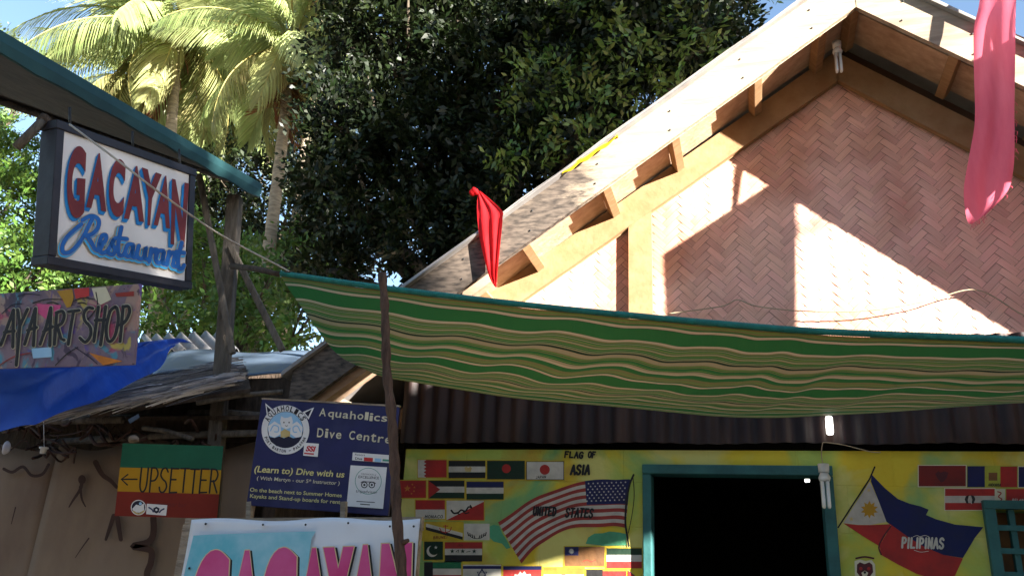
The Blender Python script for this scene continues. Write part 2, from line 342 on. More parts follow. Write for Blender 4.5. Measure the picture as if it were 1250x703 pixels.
class Canvas:
    """a painted plane: o = a point of it, ax / up / n = its axes (n towards the viewer)"""
    def __init__(s, o, ax, up, n, step=.0004):
        s.o, s.ax, s.up, s.n, s.step = Vector(o), Vector(ax).normalized(), Vector(up).normalized(), Vector(n).normalized(), step
    def px(s, x, y):
        v = ray(x, y); t = (s.o-CAM).dot(s.n)/v.dot(s.n); p = CAM+v*t-s.o
        return (p.dot(s.ax), p.dot(s.up))
    def p3(s, q, lay): return s.o+s.ax*q[0]+s.up*q[1]+s.n*(.002+lay*s.step)
class Paint(MB):
    def __init__(s, cv, zf=None, lay=0):
        super().__init__(); s.cv = cv; s.zf = zf or (lambda x, y: (x, y)); s.lay = lay
    def q(s, p): return s.cv.px(*s.zf(*p))
    def _nl(s): s.lay += 1; return s.lay
    def fill(s, pts, m, lay=None):      # any simple outline, in picture units
        l = lay if lay is not None else s._nl(); P = [s.q(p) for p in pts]; s.fill2(P, m, l)
    def fill2(s, P, m, l):
        from mathutils.geometry import tessellate_polygon
        tri = tessellate_polygon([[Vector((a, b, 0)) for a, b in P]])
        out = []
        for t in tri:
            a, b, c = [P[k] for k in t]
            out.append(t if (b[0]-a[0])*(c[1]-a[1])-(b[1]-a[1])*(c[0]-a[0]) > 0 else (t[0], t[2], t[1]))
        s.faces([s.cv.p3(p, l) for p in P], out, m)
    def rect(s, x0, y0, x1, y1, m, lay=None): s.fill([(x0, y0), (x1, y0), (x1, y1), (x0, y1)], m, lay)
    def disc(s, x, y, r, m, n=28, ry=None, lay=None): s.fill([(x+r*math.cos(2*math.pi*k/n), y+(ry or r)*math.sin(2*math.pi*k/n)) for k in range(n)], m, lay)
    def ring(s, x, y, r, wd, m, n=32): s.stroke([(x+r*math.cos(2*math.pi*k/n), y+r*math.sin(2*math.pi*k/n)) for k in range(n+1)], wd, m, sm=False)
    def star(s, x, y, r, m, k=5, ratio=.42, rot=-90):
        s.fill([(x+(r if i % 2 == 0 else r*ratio)*math.cos(R(rot+180*i/k)), y+(r if i % 2 == 0 else r*ratio)*math.sin(R(rot+180*i/k))) for i in range(2*k)], m)
    def stroke(s, pts, wd, m, sm=True, lay=None, taper=0):  # brush stroke with round ends, width in picture units
        P = smooth_path([(a, b, 0) for a, b in pts]) if sm and len(pts) > 2 else [Vector((a, b, 0)) for a, b in pts]
        n = len(P); Lf = []; Rt = []
        for i, p in enumerate(P):
            d = (P[min(i+1, n-1)]-P[max(i-1, 0)])
            if d.length < 1e-9: d = Vector((1, 0, 0))
            d.normalize(); k = Vector((-d.y, d.x, 0)); h = wd/2*(1-taper*i/max(1, n-1))
            Lf.append(p+k*h); Rt.append(p-k*h)
        l = lay if lay is not None else s._nl()
        V = [s.cv.p3(s.q((p.x, p.y)), l) for pr in zip(Lf, Rt) for p in pr]
        s.faces(V, [(2*i, 2*i+1, 2*i+3, 2*i+2) for i in range(n-1)], m)
        for e, a in ((0, 1), (n-1, -1)):
            d = (P[min(1, n-1)]-P[0]) if e == 0 else (P[-1]-P[-2]); th0 = math.atan2(d.y, d.x); h = wd/2*(1 if e == 0 else 1-taper)
            pts2 = [(P[e].x+h*math.cos(th0+math.pi/2*a+math.pi*k/6), P[e].y+h*math.sin(th0+math.pi/2*a+math.pi*k/6)) for k in range(7)]
            s.faces([s.cv.p3(s.q(p), l) for p in pts2], [tuple(range(7))], m)
    def glyph_quad(s, ch, quad, m, bold=.03, dx=0, dy=0):   # one glyph stretched into TL TR BR BL
        vs, fs = glyphs(ch, bold); l = s._nl()
        x0 = min(v[0] for v in vs); x1 = max(v[0] for v in vs); y0 = min(v[1] for v in vs); y1 = max(v[1] for v in vs)
        TL, TR, BR, BL = [Vector((a+dx, b+dy)) for a, b in quad]
        def mp(v):
            u = (v[0]-x0)/(x1-x0); t = (v[1]-y0)/(y1-y0); p = (BL*(1-u)+BR*u)*(1-t)+(TL*(1-u)+TR*u)*t; return s.cv.p3(s.q(p), l)
        s.faces([mp(v) for v in vs], fs, m)
    def text(s, txt, a, b, h, m, bold=.0, slant=0., cx=False, jit=0, fit=True):   # baseline from a to b (fitted), cap height h, all in picture units
        vs, fs = glyphs(txt, bold)
        x0 = min(v[0] for v in vs); x1 = max(v[0] for v in vs); ch = .72
        A = Vector(a); B = Vector(b); d = B-A; Ln = d.length; d.normalize(); nrm = Vector((d.y, -d.x)); l = s._nl(); k = h/ch
        def mp(v):
            u = (v[0]-x0)/(x1-x0)*Ln; p = A+d*(u+slant*v[1]*k)+nrm*(v[1]*k); return s.cv.p3(s.q(p), l)
        s.faces([mp(v) for v in vs], fs, m)
    # hand-lettered capitals
    def hand(s, txt, a, b, h, m, wd, slant=.15, seed=1, gap=.25):
        rr = random.Random(seed); wds = [.35 if c == ' ' else .22 if c == 'I' else .62 for c in txt]; tot = sum(wds)+gap*(len(txt)-1)
        A = Vector(a); B = Vector(b); d = B-A; k = d.length/tot; d.normalize(); nrm = Vector((d.y, -d.x)); x = 0
        for c, wl in zip(txt, wds):
            for stx in HAND.get(c, []):
                jx, jy = rr.uniform(-.02, .02), rr.uniform(-.02, .02)
                pts = []
                for (u, v) in stx:
                    v2 = v+jy; p = A+d*((x+(u+jx)*wl)*k+slant*v2*h)+nrm*(v2*h); pts.append((p.x, p.y))
                s.stroke(pts, wd, m, sm=len(pts) > 4)
            x += wl+gap
HAND = {
 'A': [[(0, 0), (.5, 1)], [(.5, 1), (1, 0)], [(.2, .38), (.85, .38)]], 'B': [[(.1, 0), (.1, 1)], [(.1, 1), (.6, .98), (.85, .8), (.6, .55), (.1, .52)], [(.1, .52), (.7, .48), (.95, .25), (.7, .02), (.1, 0)]],
 'C': [[(.95, .85), (.7, 1), (.3, .95), (.05, .6), (.1, .2), (.4, 0), (.75, .03), (.95, .18)]], 'D': [[(.1, 0), (.1, 1)], [(.1, 1), (.6, .95), (.95, .6), (.85, .2), (.5, 0), (.1, 0)]],
 'E': [[(.1, 0), (.1, 1)], [(.1, 1), (.95, 1)], [(.1, .52), (.75, .52)], [(.1, 0), (.95, .02)]], 'F': [[(.1, 0), (.1, 1)], [(.1, 1), (.95, 1)], [(.1, .55), (.75, .55)]],
 'G': [[(.95, .85), (.7, 1), (.3, .95), (.05, .6), (.1, .2), (.4, 0), (.8, .05), (.92, .42), (.55, .42)]], 'H': [[(.1, 0), (.1, 1)], [(.9, 0), (.9, 1)], [(.1, .5), (.9, .52)]],
 'I': [[(.5, 0), (.5, 1)]], 'J': [[(.8, 1), (.8, .3), (.65, .05), (.35, .0), (.1, .2)]], 'K': [[(.1, 0), (.1, 1)], [(.9, 1), (.12, .45)], [(.35, .6), (.95, 0)]],
 'L': [[(.1, 1), (.1, .02)], [(.1, .02), (.9, .03)]], 'M': [[(.05, 0), (.1, 1)], [(.1, 1), (.5, .35)], [(.5, .35), (.9, 1)], [(.9, 1), (.95, 0)]], 'N': [[(.1, 0), (.1, 1)], [(.1, 1), (.9, 0)], [(.9, 0), (.9, 1)]],
 'O': [[(.5, 1), (.15, .85), (.04, .5), (.15, .12), (.5, 0), (.85, .12), (.96, .5), (.85, .85), (.5, 1)]], 'P': [[(.1, 0), (.1, 1)], [(.1, 1), (.65, .98), (.92, .75), (.65, .5), (.1, .45)]],
 'R': [[(.1, 0), (.1, 1)], [(.1, 1), (.65, .98), (.9, .76), (.65, .53), (.1, .5)], [(.4, .5), (.95, 0)]], 'S': [[(.92, .85), (.65, 1), (.25, .95), (.1, .72), (.35, .55), (.75, .42), (.9, .2), (.6, .0), (.2, .03), (.05, .2)]],
 'T': [[(.5, 0), (.5, 1)], [(.02, 1), (.98, 1)]], 'U': [[(.1, 1), (.1, .3), (.3, .03), (.65, .03), (.88, .3), (.9, 1)]], 'Y': [[(.05, 1), (.5, .5)], [(.95, 1), (.5, .5), (.45, 0)]],
 '-': [[(.2, .5), (.8, .5)]],
}

# ------------------------------------------------------------------ ground
g = MB(); g.poly([(-150, -150, 0), (150, -150, 0), (150, 150, 0), (-150, 150, 0)], 'sand'); tag(g.build('ground'), kind='structure')

# ------------------------------------------------------------------ the bamboo house
AX, AZ, KL, KR = .583, 4.228, .70, .83         # fascia apex (lower edge) and the two roof pitches
def zb(x, d=0): return AZ+d-(KL*(AX-x) if x < AX else KR*(x-AX))
house = thing('bamboo_house', 'gabled house with woven bamboo gable above a yellow wall painted with flags', 'house', (.6, 4, 0))

def weave():
    bm = bmesh.new(); uvl = bm.loops.layers.uv.new('UVMap'); n, wv = 3, .034; rr = random.Random(3)
    def slat(cx, cy, dx, dy, Ln):
        hl, hw = Ln/2-.0006, wv/2-.0005; off = rr.uniform(0, 30); tl = rr.uniform(-.0006, .0006); skew = rr.uniform(-.012, .012)
        dx, dy = dx-dy*skew, dy+dx*skew
        rows = []
        for k, (s_, h) in enumerate(((-1, -.0018), (-.6, .0003), (0, .0006), (.6, .0003), (1, -.0018))):
            row = []
            for q in (-1, 1):
                row.append((bm.verts.new((cx+dx*hl*s_-dy*hw*q, 3.975-h-tl*q, cy+dy*hl*s_+dx*hw*q)), (off+(s_+1)*hl, off*3+(q+1)*hw)))
            rows.append(row)
        for a, b in zip(rows, rows[1:]):
            f = bm.faces.new((a[0][0], b[0][0], b[1][0], a[1][0])); f.smooth = True
            for lp, uvv in zip(f.loops, (a[0][1], b[0][1], b[1][1], a[1][1])): lp[uvl].uv = uvv
    c = math.sqrt(.5)
    # herringbone lattice turned 45 degrees: (1,1) -> up
    N = 84
    def w2(x, y): return (.5+(x-y)*c*wv, 3.4+(x+y)*c*wv)
    for y in range(-N, N):
        for k in range(-30, 31):
            x0 = y+2*n*k
            X, Z = w2(x0+n/2, y+.5)
            if -1.75 < X < 3.1 and 2.5 < Z < zb(X, .25): slat(X, Z, c, c, n*wv)
    for x in range(-N, N):
        for k in range(-30, 31):
            y0 = x-2*n+1+2*n*k
            X, Z = w2(x+.5, y0+n/2)
            if -1.75 < X < 3.1 and 2.5 < Z < zb(X, .25): slat(X, Z, -c, c, n*wv)
    for sgn, k in ((-1, KL), (1, KR)):
        nr = Vector((sgn*k, 0, 1)).normalized()
        bmesh.ops.bisect_plane(bm, geom=bm.verts[:]+bm.edges[:]+bm.faces[:], plane_co=(AX, 4, AZ-.03), plane_no=nr, clear_outer=True)
    for co, no in (((-1.68, 0, 0), (-1, 0, 0)), ((2.95, 0, 0), (1, 0, 0))):
        bmesh.ops.bisect_plane(bm, geom=bm.verts[:]+bm.edges[:]+bm.faces[:], plane_co=co, plane_no=no, clear_outer=True)
    me = bpy.data.meshes.new('gable_wall'); 
    for v in bm.verts: v.co -= WL[house.name]
    bm.to_mesh(me); bm.free(); me.materials.append(MATS['bamboo_weave'])
    o = bpy.data.objects.new('gable_wall', me); COL.objects.link(o); o.parent = house; WL[o.name] = WL[house.name].copy()
    b = MB(); xs = [-1.68, AX, 2.95]
    b.prism([(-1.68, 3.984, 2.3), (2.95, 3.984, 2.3), (2.95, 3.984, zb(2.95, .08)), (AX, 3.984, AZ+.08), (-1.68, 3.984, zb(-1.68, .08))], (0, .03, 0), 'weave_backing')
    b.build('gable_backing', house)
weave()

# rake fascia boards: front face at Y=3.52
EAL, EAR, FV = -2.17, 3.65, .215
def rake_mat():                         # pale board, grey weathering and shade both painted in towards the eave
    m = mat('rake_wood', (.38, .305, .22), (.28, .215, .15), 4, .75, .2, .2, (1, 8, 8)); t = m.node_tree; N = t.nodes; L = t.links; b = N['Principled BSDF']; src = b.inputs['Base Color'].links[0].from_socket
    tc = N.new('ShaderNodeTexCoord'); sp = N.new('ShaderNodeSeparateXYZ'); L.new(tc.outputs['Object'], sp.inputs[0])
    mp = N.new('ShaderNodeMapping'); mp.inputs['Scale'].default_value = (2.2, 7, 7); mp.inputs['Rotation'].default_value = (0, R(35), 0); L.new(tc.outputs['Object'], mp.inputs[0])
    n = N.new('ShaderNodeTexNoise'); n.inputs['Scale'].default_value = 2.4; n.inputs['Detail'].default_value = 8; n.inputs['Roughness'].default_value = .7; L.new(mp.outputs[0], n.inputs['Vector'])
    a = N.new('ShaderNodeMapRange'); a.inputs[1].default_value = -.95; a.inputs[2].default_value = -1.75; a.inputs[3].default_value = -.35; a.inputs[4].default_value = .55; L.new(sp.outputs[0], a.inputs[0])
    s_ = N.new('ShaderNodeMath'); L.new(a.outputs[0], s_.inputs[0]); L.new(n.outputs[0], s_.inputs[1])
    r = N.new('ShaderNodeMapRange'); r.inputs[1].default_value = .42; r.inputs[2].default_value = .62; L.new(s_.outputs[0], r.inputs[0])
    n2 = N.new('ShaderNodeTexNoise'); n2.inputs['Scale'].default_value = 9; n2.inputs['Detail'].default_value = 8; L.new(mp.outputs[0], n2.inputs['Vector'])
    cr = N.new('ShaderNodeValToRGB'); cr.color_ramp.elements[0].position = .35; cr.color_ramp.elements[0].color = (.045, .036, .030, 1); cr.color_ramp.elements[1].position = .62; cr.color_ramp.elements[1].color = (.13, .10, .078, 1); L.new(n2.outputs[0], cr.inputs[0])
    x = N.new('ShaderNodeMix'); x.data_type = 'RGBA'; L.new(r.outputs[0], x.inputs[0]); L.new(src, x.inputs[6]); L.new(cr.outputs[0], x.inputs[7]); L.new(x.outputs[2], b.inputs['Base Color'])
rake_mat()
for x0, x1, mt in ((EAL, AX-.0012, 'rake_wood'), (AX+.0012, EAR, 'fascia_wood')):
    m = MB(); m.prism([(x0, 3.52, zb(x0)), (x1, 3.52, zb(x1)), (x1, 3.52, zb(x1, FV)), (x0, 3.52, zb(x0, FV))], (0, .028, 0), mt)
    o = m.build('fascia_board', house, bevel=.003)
# roof sheets, a little proud of the fascia, and the boarded soffit below them
def slab(x0, x1, y0, y1, d0, d1, mt, nm, wob=0):
    m = MB(); n = 14
    P = []
    for k in range(n+1):
        x = x0+(x1-x0)*k/n; P.append((x, y0-rnd.uniform(0, wob), zb(x, d1)+rnd.uniform(-wob, wob)*.3))
    Q = [(p[0], p[1], zb(p[0], d0)) for p in P]
    m.prism([*Q, *P[::-1]], (0, y1-y0, 0), mt)
    return m.build(nm, house)
slab(EAL-.05, AX-.003, 3.50, 8.4, FV+.004, FV+.03, 'roof_sheet', 'roof', .014)
slab(AX+.003, EAR+.05, 3.50, 8.4, FV+.004, FV+.03, 'roof_sheet', 'roof', .014)
for k, (ya, yb, dd) in enumerate(((3.552, 3.672, .104), (3.677, 3.80, .098), (3.806, 3.93, .108))):
    slab(EAL+.02, AX-.003, ya, yb, dd, dd+.02, 'soffit_wood', 'soffit_board')
    slab(AX+.003, EAR-.02, ya, yb, dd+.002, dd+.022, 'soffit_wood', 'soffit_board')
for px, py in ((735, 232), (635, 300), (570, 348), (820, 168), (922, 95), (1003, 45), (1044, 20), (1172, 70), (1290, 120)):
    x = at(px, py, 3.55).x; k = KL if x < AX else -KR; dirx = Vector((1, 0, k)).normalized(); up = Vector((-dirx.z, 0, dirx.x))
    m = MB(); hw = .024
    m.obox(Vector((x, 3.742, zb(x, .062))), dirx*hw, Vector((0, .188, 0)), up*.026, 'new_wood'); m.build('lookout', house, bevel=.003)
for k, x in enumerate((-1.9, -1.62, -1.31, -.98, -.66, -.3, .05, .38, .78, 1.05, 1.3)):
    for d in (.05, .155):
        m = MB(); q = Vector((x+rnd.uniform(-.01, .01), 3.519, zb(x, d))); m.tube([q, q-Vector((0, .003, 0))], .0045, 'black_cable', 8); m.build('nail', house)
# boards on the wall under the rake
bl = [at(635, 368, 3.93), at(1023, 98, 3.93)]; kb = (bl[1].z-bl[0].z)/(bl[1].x-bl[0].x); bx, bz = bl[1].x, bl[1].z
def wb(x, d=0): return bz+d-(kb*(bx-x) if x < bx else KR*(x-bx))
for nm, x0, x1 in (('l', -1.70, bx-.001), ('r', bx+.001, 2.95)):
    m = MB(); m.prism([(x0, 3.925, wb(x0)), (x1, 3.925, wb(x1)), (x1, 3.925, wb(x1, .165)), (x0, 3.925, wb(x0, .165))], (0, .036, 0), 'new_wood'); m.build('rafter_board', house, bevel=.004)
m = MB(); xs0, xs1 = at(768, 300, 3.94).x, at(795, 300, 3.94).x
m.prism([(xs0, 3.938, 2.74), (xs1, 3.938, 2.74), (xs1, 3.938, wb(xs1)-.003), (xs0, 3.938, wb(xs0)-.003)], (0, .026, 0), 'new_wood'); m.build('stud', house, bevel=.003)

# eave end: plank lining and rafter stubs under the left roof corner
m = MB(); m.bar((EAL+.015, 3.56, zb(EAL, .09)), (EAL+.015, 8.0, zb(EAL, .09)), .03, .18, 'weathered_plank', up=(0, 0, 1)); m.build('eave_board', house)
for y in (3.62, 4.5, 5.4):
    m = MB(); m.bar((EAL+.04, y, zb(EAL+.04, .03)), (-1.2, y, zb(-1.2, .03)), .06, .10, 'soffit_wood', up=(0, 0, 1)); m.build('rafter', house)

# block wall with openings
WX0, WX1, WT = -1.735, 3.4, 2.205
DX0, DX1 = at(793, 640, 4).x, at(1011, 640, 4).x; DZ = at(900, 577, 4).z
NX0 = at(1214, 660, 4).x; NX1, NZ0, NZ1 = NX0+.9, .95, at(1230, 622, 4).z
def block_wall():
    m = MB(); xs = [WX0, DX0, DX1, NX0, NX1, WX1]; zs = sorted([0, NZ0, NZ1, DZ, WT])
    def hole(xa, xb, za, zc):
        xm, zm = (xa+xb)/2, (za+zc)/2
        return (DX0 < xm < DX1 and zm < DZ) or (NX0 < xm < NX1 and NZ0 < zm < NZ1)
    for xa, xb in zip(xs, xs[1:]):
        for za, zc in zip(zs, zs[1:]):
            if hole(xa, xb, za, zc): continue
            m.poly([(xa, 4, za), (xb, 4, za), (xb, 4, zc), (xa, 4, zc)], 'mural_yellow')
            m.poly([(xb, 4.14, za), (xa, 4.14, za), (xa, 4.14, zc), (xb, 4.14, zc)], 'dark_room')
    def q(a, b): m.poly([(a[0], 4, a[1]), (b[0], 4, b[1]), (b[0], 4.14, b[1]), (a[0], 4.14, a[1])], 'mural_yellow')
    q((DX0, 0), (DX0, DZ)); q((DX0, DZ), (DX1, DZ)); q((DX1, DZ), (DX1, 0))
    q((NX0, NZ0), (NX0, NZ1)); q((NX0, NZ1), (NX1, NZ1)); q((NX1, NZ1), (NX1, NZ0)); q((NX1, NZ0), (NX0, NZ0))
    q((WX0, 0), (WX0, WT)); q((WX0, WT), (WX1, WT)); q((WX1, WT), (WX1, 0))
    return m.build('block_wall', house)
wall = block_wall()
# teal door frame
m = MB(); fw = .050
m.box((DX0-.028, 3.965, 0), (DX0+.012, 4.10, DZ-.013), 'teal_paint'); m.box((DX1-.014, 3.965, 0), (DX1+.034, 4.10, DZ-.013), 'teal_paint'); m.box((DX0-.028, 3.960, DZ-.012), (DX1+.034, 4.10, DZ+.032), 'teal_paint')
m.build('door_frame', house, bevel=.004)
# teal window lattice
m = MB(); m.box((NX0-.03, 3.962, NZ0-.03), (NX0+.012, 4.06, NZ1), 'teal_paint'); m.box((NX1-.012, 3.962, NZ0-.03), (NX1+.03, 4.06, NZ1), 'teal_paint')
m.box((NX0-.03, 3.958, NZ1+.001), (NX1+.03, 4.06, NZ1+.035), 'teal_paint'); m.box((NX0-.03, 3.958, NZ0-.07), (NX1+.03, 4.06, NZ0-.031), 'teal_paint')
x = NX0+.075
while x < NX1-.03: m.box((x-.011, 3.985, NZ0-.028), (x+.011, 4.02, NZ1-.001), 'teal_paint'); x += .092
z = NZ1-.075
while z > NZ0: m.box((NX0+.013, 3.972, z-.011), (NX1-.013, 3.984, z+.011), 'teal_paint'); z -= .092
m.build('window_grille', house)
# ochre curtain board behind the lattice, dark interior
m = MB(); m.box((NX0-.02, 4.145, NZ0-.05), (NX1+.02, 4.16, NZ1+.05), 'p_brown'); m.build('window_screen', house)
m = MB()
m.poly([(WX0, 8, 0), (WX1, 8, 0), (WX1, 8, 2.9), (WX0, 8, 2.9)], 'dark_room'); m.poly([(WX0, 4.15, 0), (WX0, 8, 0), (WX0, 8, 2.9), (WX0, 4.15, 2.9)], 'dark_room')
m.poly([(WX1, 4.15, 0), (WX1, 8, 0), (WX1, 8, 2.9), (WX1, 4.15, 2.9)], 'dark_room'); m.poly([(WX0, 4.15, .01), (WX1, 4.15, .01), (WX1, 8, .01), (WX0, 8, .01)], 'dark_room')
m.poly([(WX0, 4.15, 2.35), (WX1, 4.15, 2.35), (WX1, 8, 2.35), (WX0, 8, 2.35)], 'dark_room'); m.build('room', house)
# dark upright sheeting between the block wall and the gable
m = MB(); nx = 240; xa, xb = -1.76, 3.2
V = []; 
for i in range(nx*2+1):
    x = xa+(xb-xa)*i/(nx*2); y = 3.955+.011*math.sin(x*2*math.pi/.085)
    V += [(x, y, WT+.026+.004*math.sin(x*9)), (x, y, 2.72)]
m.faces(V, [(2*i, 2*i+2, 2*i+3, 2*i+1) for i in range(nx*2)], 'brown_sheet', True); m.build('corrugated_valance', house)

# ------------------------------------------------------------------ the mural: flags painted on the block wall (sub-parts of the wall)
CV = Canvas((0, 4.0, 0), (1, 0, 0), (0, 0, 1), (0, -1, 0), .00006)
zl = zoomed(480, 530, 3.90625); zr = zoomed(1050, 540, 4.315); zp = zoomed(980, 540, 4.311)
def painted(name, label, fn, zf, lay=0):
    p = Paint(CV, zf, lay); fn(p); o = p.build(name, wall)
    if label: o['label'] = label
    return o
def border(p, x0, y0, x1, y1): p.rect(x0-4, y0-4, x1+4, y1+4, 'p_yellow')
def bands(p, x0, y0, x1, y1, ms, bd=True):
    if bd: border(p, x0, y0, x1, y1)
    for k, mm in enumerate(ms): p.rect(x0, y0+(y1-y0)*k/len(ms), x1, y0+(y1-y0)*(k+1)/len(ms), mm, 2)
    p.lay = 2
def f_bahrain(p):
    border(p, 118, 122, 255, 205); p.rect(118, 122, 255, 205, 'p_red'); p.fill([(118, 122), (158, 122)]+[(158-(12 if k % 2 else 0), 122+83*k/10) for k in range(11)]+[(118, 205)], 'p_white')
def f_egypt(p): bands(p, 265, 125, 440, 208, ('p_black', 'p_white', 'p_black')); p.fill([(340, 158), (350, 152), (358, 160), (368, 152), (376, 160), (370, 178), (345, 178)], 'gold'); 
def f_bangla(p): border(p, 448, 125, 628, 214); p.rect(448, 125, 628, 214, 'p_dkgreen'); p.disc(540, 163, 21, 'p_red')
def f_japan(p):
    border(p, 635, 128, 815, 217); p.rect(635, 128, 815, 217, 'p_black'); p.rect(638, 131, 812, 214, 'p_white'); p.disc(723, 168, 24, 'p_red'); p.hand('JAPAN', (680, 210), (728, 207), 11, 'ink', 2.2)
def f_china(p):
    border(p, 38, 220, 157, 302); p.rect(30, 220, 157, 302, 'p_red'); p.star(68, 258, 17, 'p_orange')
    for x, y in ((92, 238), (102, 252), (100, 270), (88, 282)): p.star(x, y, 6, 'p_orange')
def f_pal(p): bands(p, 168, 220, 340, 305, ('p_black', 'p_white', 'p_dkgreen')); p.fill([(168, 220), (225, 262), (168, 305)], 'p_red')
def f_est(p): bands(p, 350, 225, 527, 310, ('p_navy', 'p_white', 'p_dkgreen'))
def f_monaco(p): bands(p, 107, 313, 247, 402, ('p_red', 'p_white')); p.hand('MONACO', (152, 398), (236, 398), 13, 'ink', 2.6)
def f_bhutan(p):
    border(p, 255, 315, 433, 408); p.rect(255, 315, 433, 408, 'p_white'); p.fill([(255, 408), (433, 320), (433, 408)], 'p_red')
    p.stroke([(278, 362), (290, 375), (310, 372), (325, 360), (345, 365), (360, 345), (375, 350), (368, 338)], 9, 'p_black', taper=.3); p.stroke([(335, 366), (345, 376), (362, 372)], 5, 'p_black'); p.stroke([(300, 374), (318, 380)], 5, 'p_black')
def f_brunei(p):
    border(p, 140, 420, 332, 503); p.rect(140, 420, 332, 503, 'p_yellow'); p.fill([(158, 424), (332, 470), (332, 487), (156, 440)], 'p_white'); p.fill([(156, 440), (332, 487), (332, 502), (156, 455)], 'p_black')
    p.stroke([(222, 445), (232, 462), (250, 466), (270, 460), (278, 442)], 4, 'p_red'); p.stroke([(250, 432), (250, 470)], 4, 'p_red'); p.stroke([(240, 436), (262, 436)], 4, 'p_red'); p.hand('BRUNEI', (192, 498), (258, 495), 12, 'p_dkred', 2.6)
def f_cyprus(p):
    p.rect(338, 425, 460, 503, 'p_white')
    for s_ in (-1, 1):
        p.stroke([(400, 496), (400+s_*22, 492), (400+s_*44, 474)], 3, 'ink')
        for k in range(4): p.stroke([(400+s_*(10+k*10), 494-k*4), (400+s_*(14+k*10), 482-k*5)], 5, 'ink', sm=False)
def f_pak(p):
    border(p, 148, 510, 238, 597); p.rect(148, 510, 238, 597, 'p_dkgreen'); p.disc(187, 556, 27, 'p_white'); p.disc(195, 550, 24, 'p_dkgreen'); p.star(204, 538, 9, 'p_white')
def f_iraq(p):
    bands(p, 247, 513, 425, 605, ('p_red', 'p_white', 'p_black'))
    for x in (282, 332, 387): p.star(x, 556, 12, 'p_dkgreen')
    p.stroke([(300, 560), (312, 550), (310, 562)], 3, 'p_dkgreen'); p.stroke([(350, 560), (368, 556)], 3, 'p_dkgreen'); p.hand('IRAQ', (308, 534), (342, 532), 12, 'p_dkred', 2.5)
def f_uae(p): bands(p, 190, 608, 325, 700, ('p_green', 'p_white', 'p_red')); p.rect(148, 608, 190, 700, 'p_black')
def f_isr(p):
    border(p, 333, 620, 515, 720); p.rect(333, 620, 515, 720, 'p_white'); p.rect(333, 626, 515, 640, 'p_navy'); p.rect(333, 700, 515, 713, 'p_navy')
    for a in (-90, 90): p.stroke([(424+26*math.cos(R(a+120*k)), 668+26*math.sin(R(a+120*k))) for k in range(4)], 6, 'p_navy', sm=False)
def f_camb(p):
    border(p, 525, 627, 708, 725); p.rect(525, 627, 708, 725, 'p_red'); p.rect(525, 627, 708, 645, 'p_blue'); p.rect(525, 706, 708, 725, 'p_blue')
    p.fill([(575, 690), (580, 665), (596, 668), (606, 652), (616, 664), (626, 650), (636, 666), (655, 664), (660, 690)], 'p_white')
def f_india(p):
    bands(p, 718, 635, 910, 730, ('p_orange', 'p_white', 'p_green')); p.ring(812, 682, 15, 3, 'p_navy')
    for k in range(6): p.stroke([(812-13*math.cos(R(30*k)), 682-13*math.sin(R(30*k))), (812+13*math.cos(R(30*k)), 682+13*math.sin(R(30*k)))], 1.4, 'p_navy', sm=False)
def f_jor(p): border(p, 920, 643, 1112, 735); p.rect(920, 643, 1000, 735, 'p_black'); p.rect(1000, 650, 1112, 735, 'p_red')
def f_nep(p): p.fill([(1120, 648), (1172, 690), (1120, 735)], 'p_red'); p.stroke([(1120, 648), (1172, 690)], 3, 'p_navy', sm=False)
def f_taiwan(p):
    p.rect(813, 531, 1012, 631, 'p_yellow'); p.rect(817, 535, 1008, 627, 'p_brown'); p.rect(819, 535, 884, 576, 'p_navy'); p.star(850, 556, 15, 'p_white', 12, .55); p.stroke([(905, 605), (925, 598), (945, 606), (965, 598)], 3, 'p_red')
def f_iran(p):
    p.rect(1013, 538, 1186, 640, 'p_yellow'); bands(p, 1017, 542, 1186, 637, ('p_dkgreen', 'p_white', 'p_red'), False)
    for x in (1082, 1092, 1102, 1112): p.stroke([(x, 582), (x-5, 592), (x, 600)], 2.6, 'p_brown')
for nm, lb, fn in (('a', 'red flag with white zigzag band', f_bahrain), ('b', 'black and white banded flag with gold emblem', f_egypt), ('c', 'dark green flag with red disc', f_bangla), ('d', 'white flag with red disc', f_japan),
                   ('e', 'red flag with orange stars', f_china), ('f', 'three banded flag with red triangle', f_pal), ('g', 'navy, white and green banded flag', f_est), ('h', 'red over white flag', f_monaco), ('i', 'flag halved diagonally with black dragon', f_bhutan),
                   ('j', 'yellow flag with diagonal bands', f_brunei), ('k', 'white flag with two olive branches', f_cyprus), ('l', 'dark green flag with white crescent', f_pak), ('m', 'red, white and black flag with three stars', f_iraq), ('n', 'green, white and red flag with black band', f_uae),
                   ('o', 'white flag with six pointed star', f_isr), ('p', 'red and blue flag with white temple', f_camb), ('q', 'orange, white and green flag with wheel', f_india), ('r', 'black and red flag', f_jor), ('s', 'red triangular pennant flag', f_nep), ('t', 'faded brown flag with dark canton and sun', f_taiwan), ('u', 'green, white and red flag with small emblem', f_iran)):
    painted('painted_flag', lb, fn, zl)
painted('lettering', None, lambda p: p.hand('ASIA', (848, 190), (935, 190), 42, 'ink', 11, .12, 7), zl, 90)
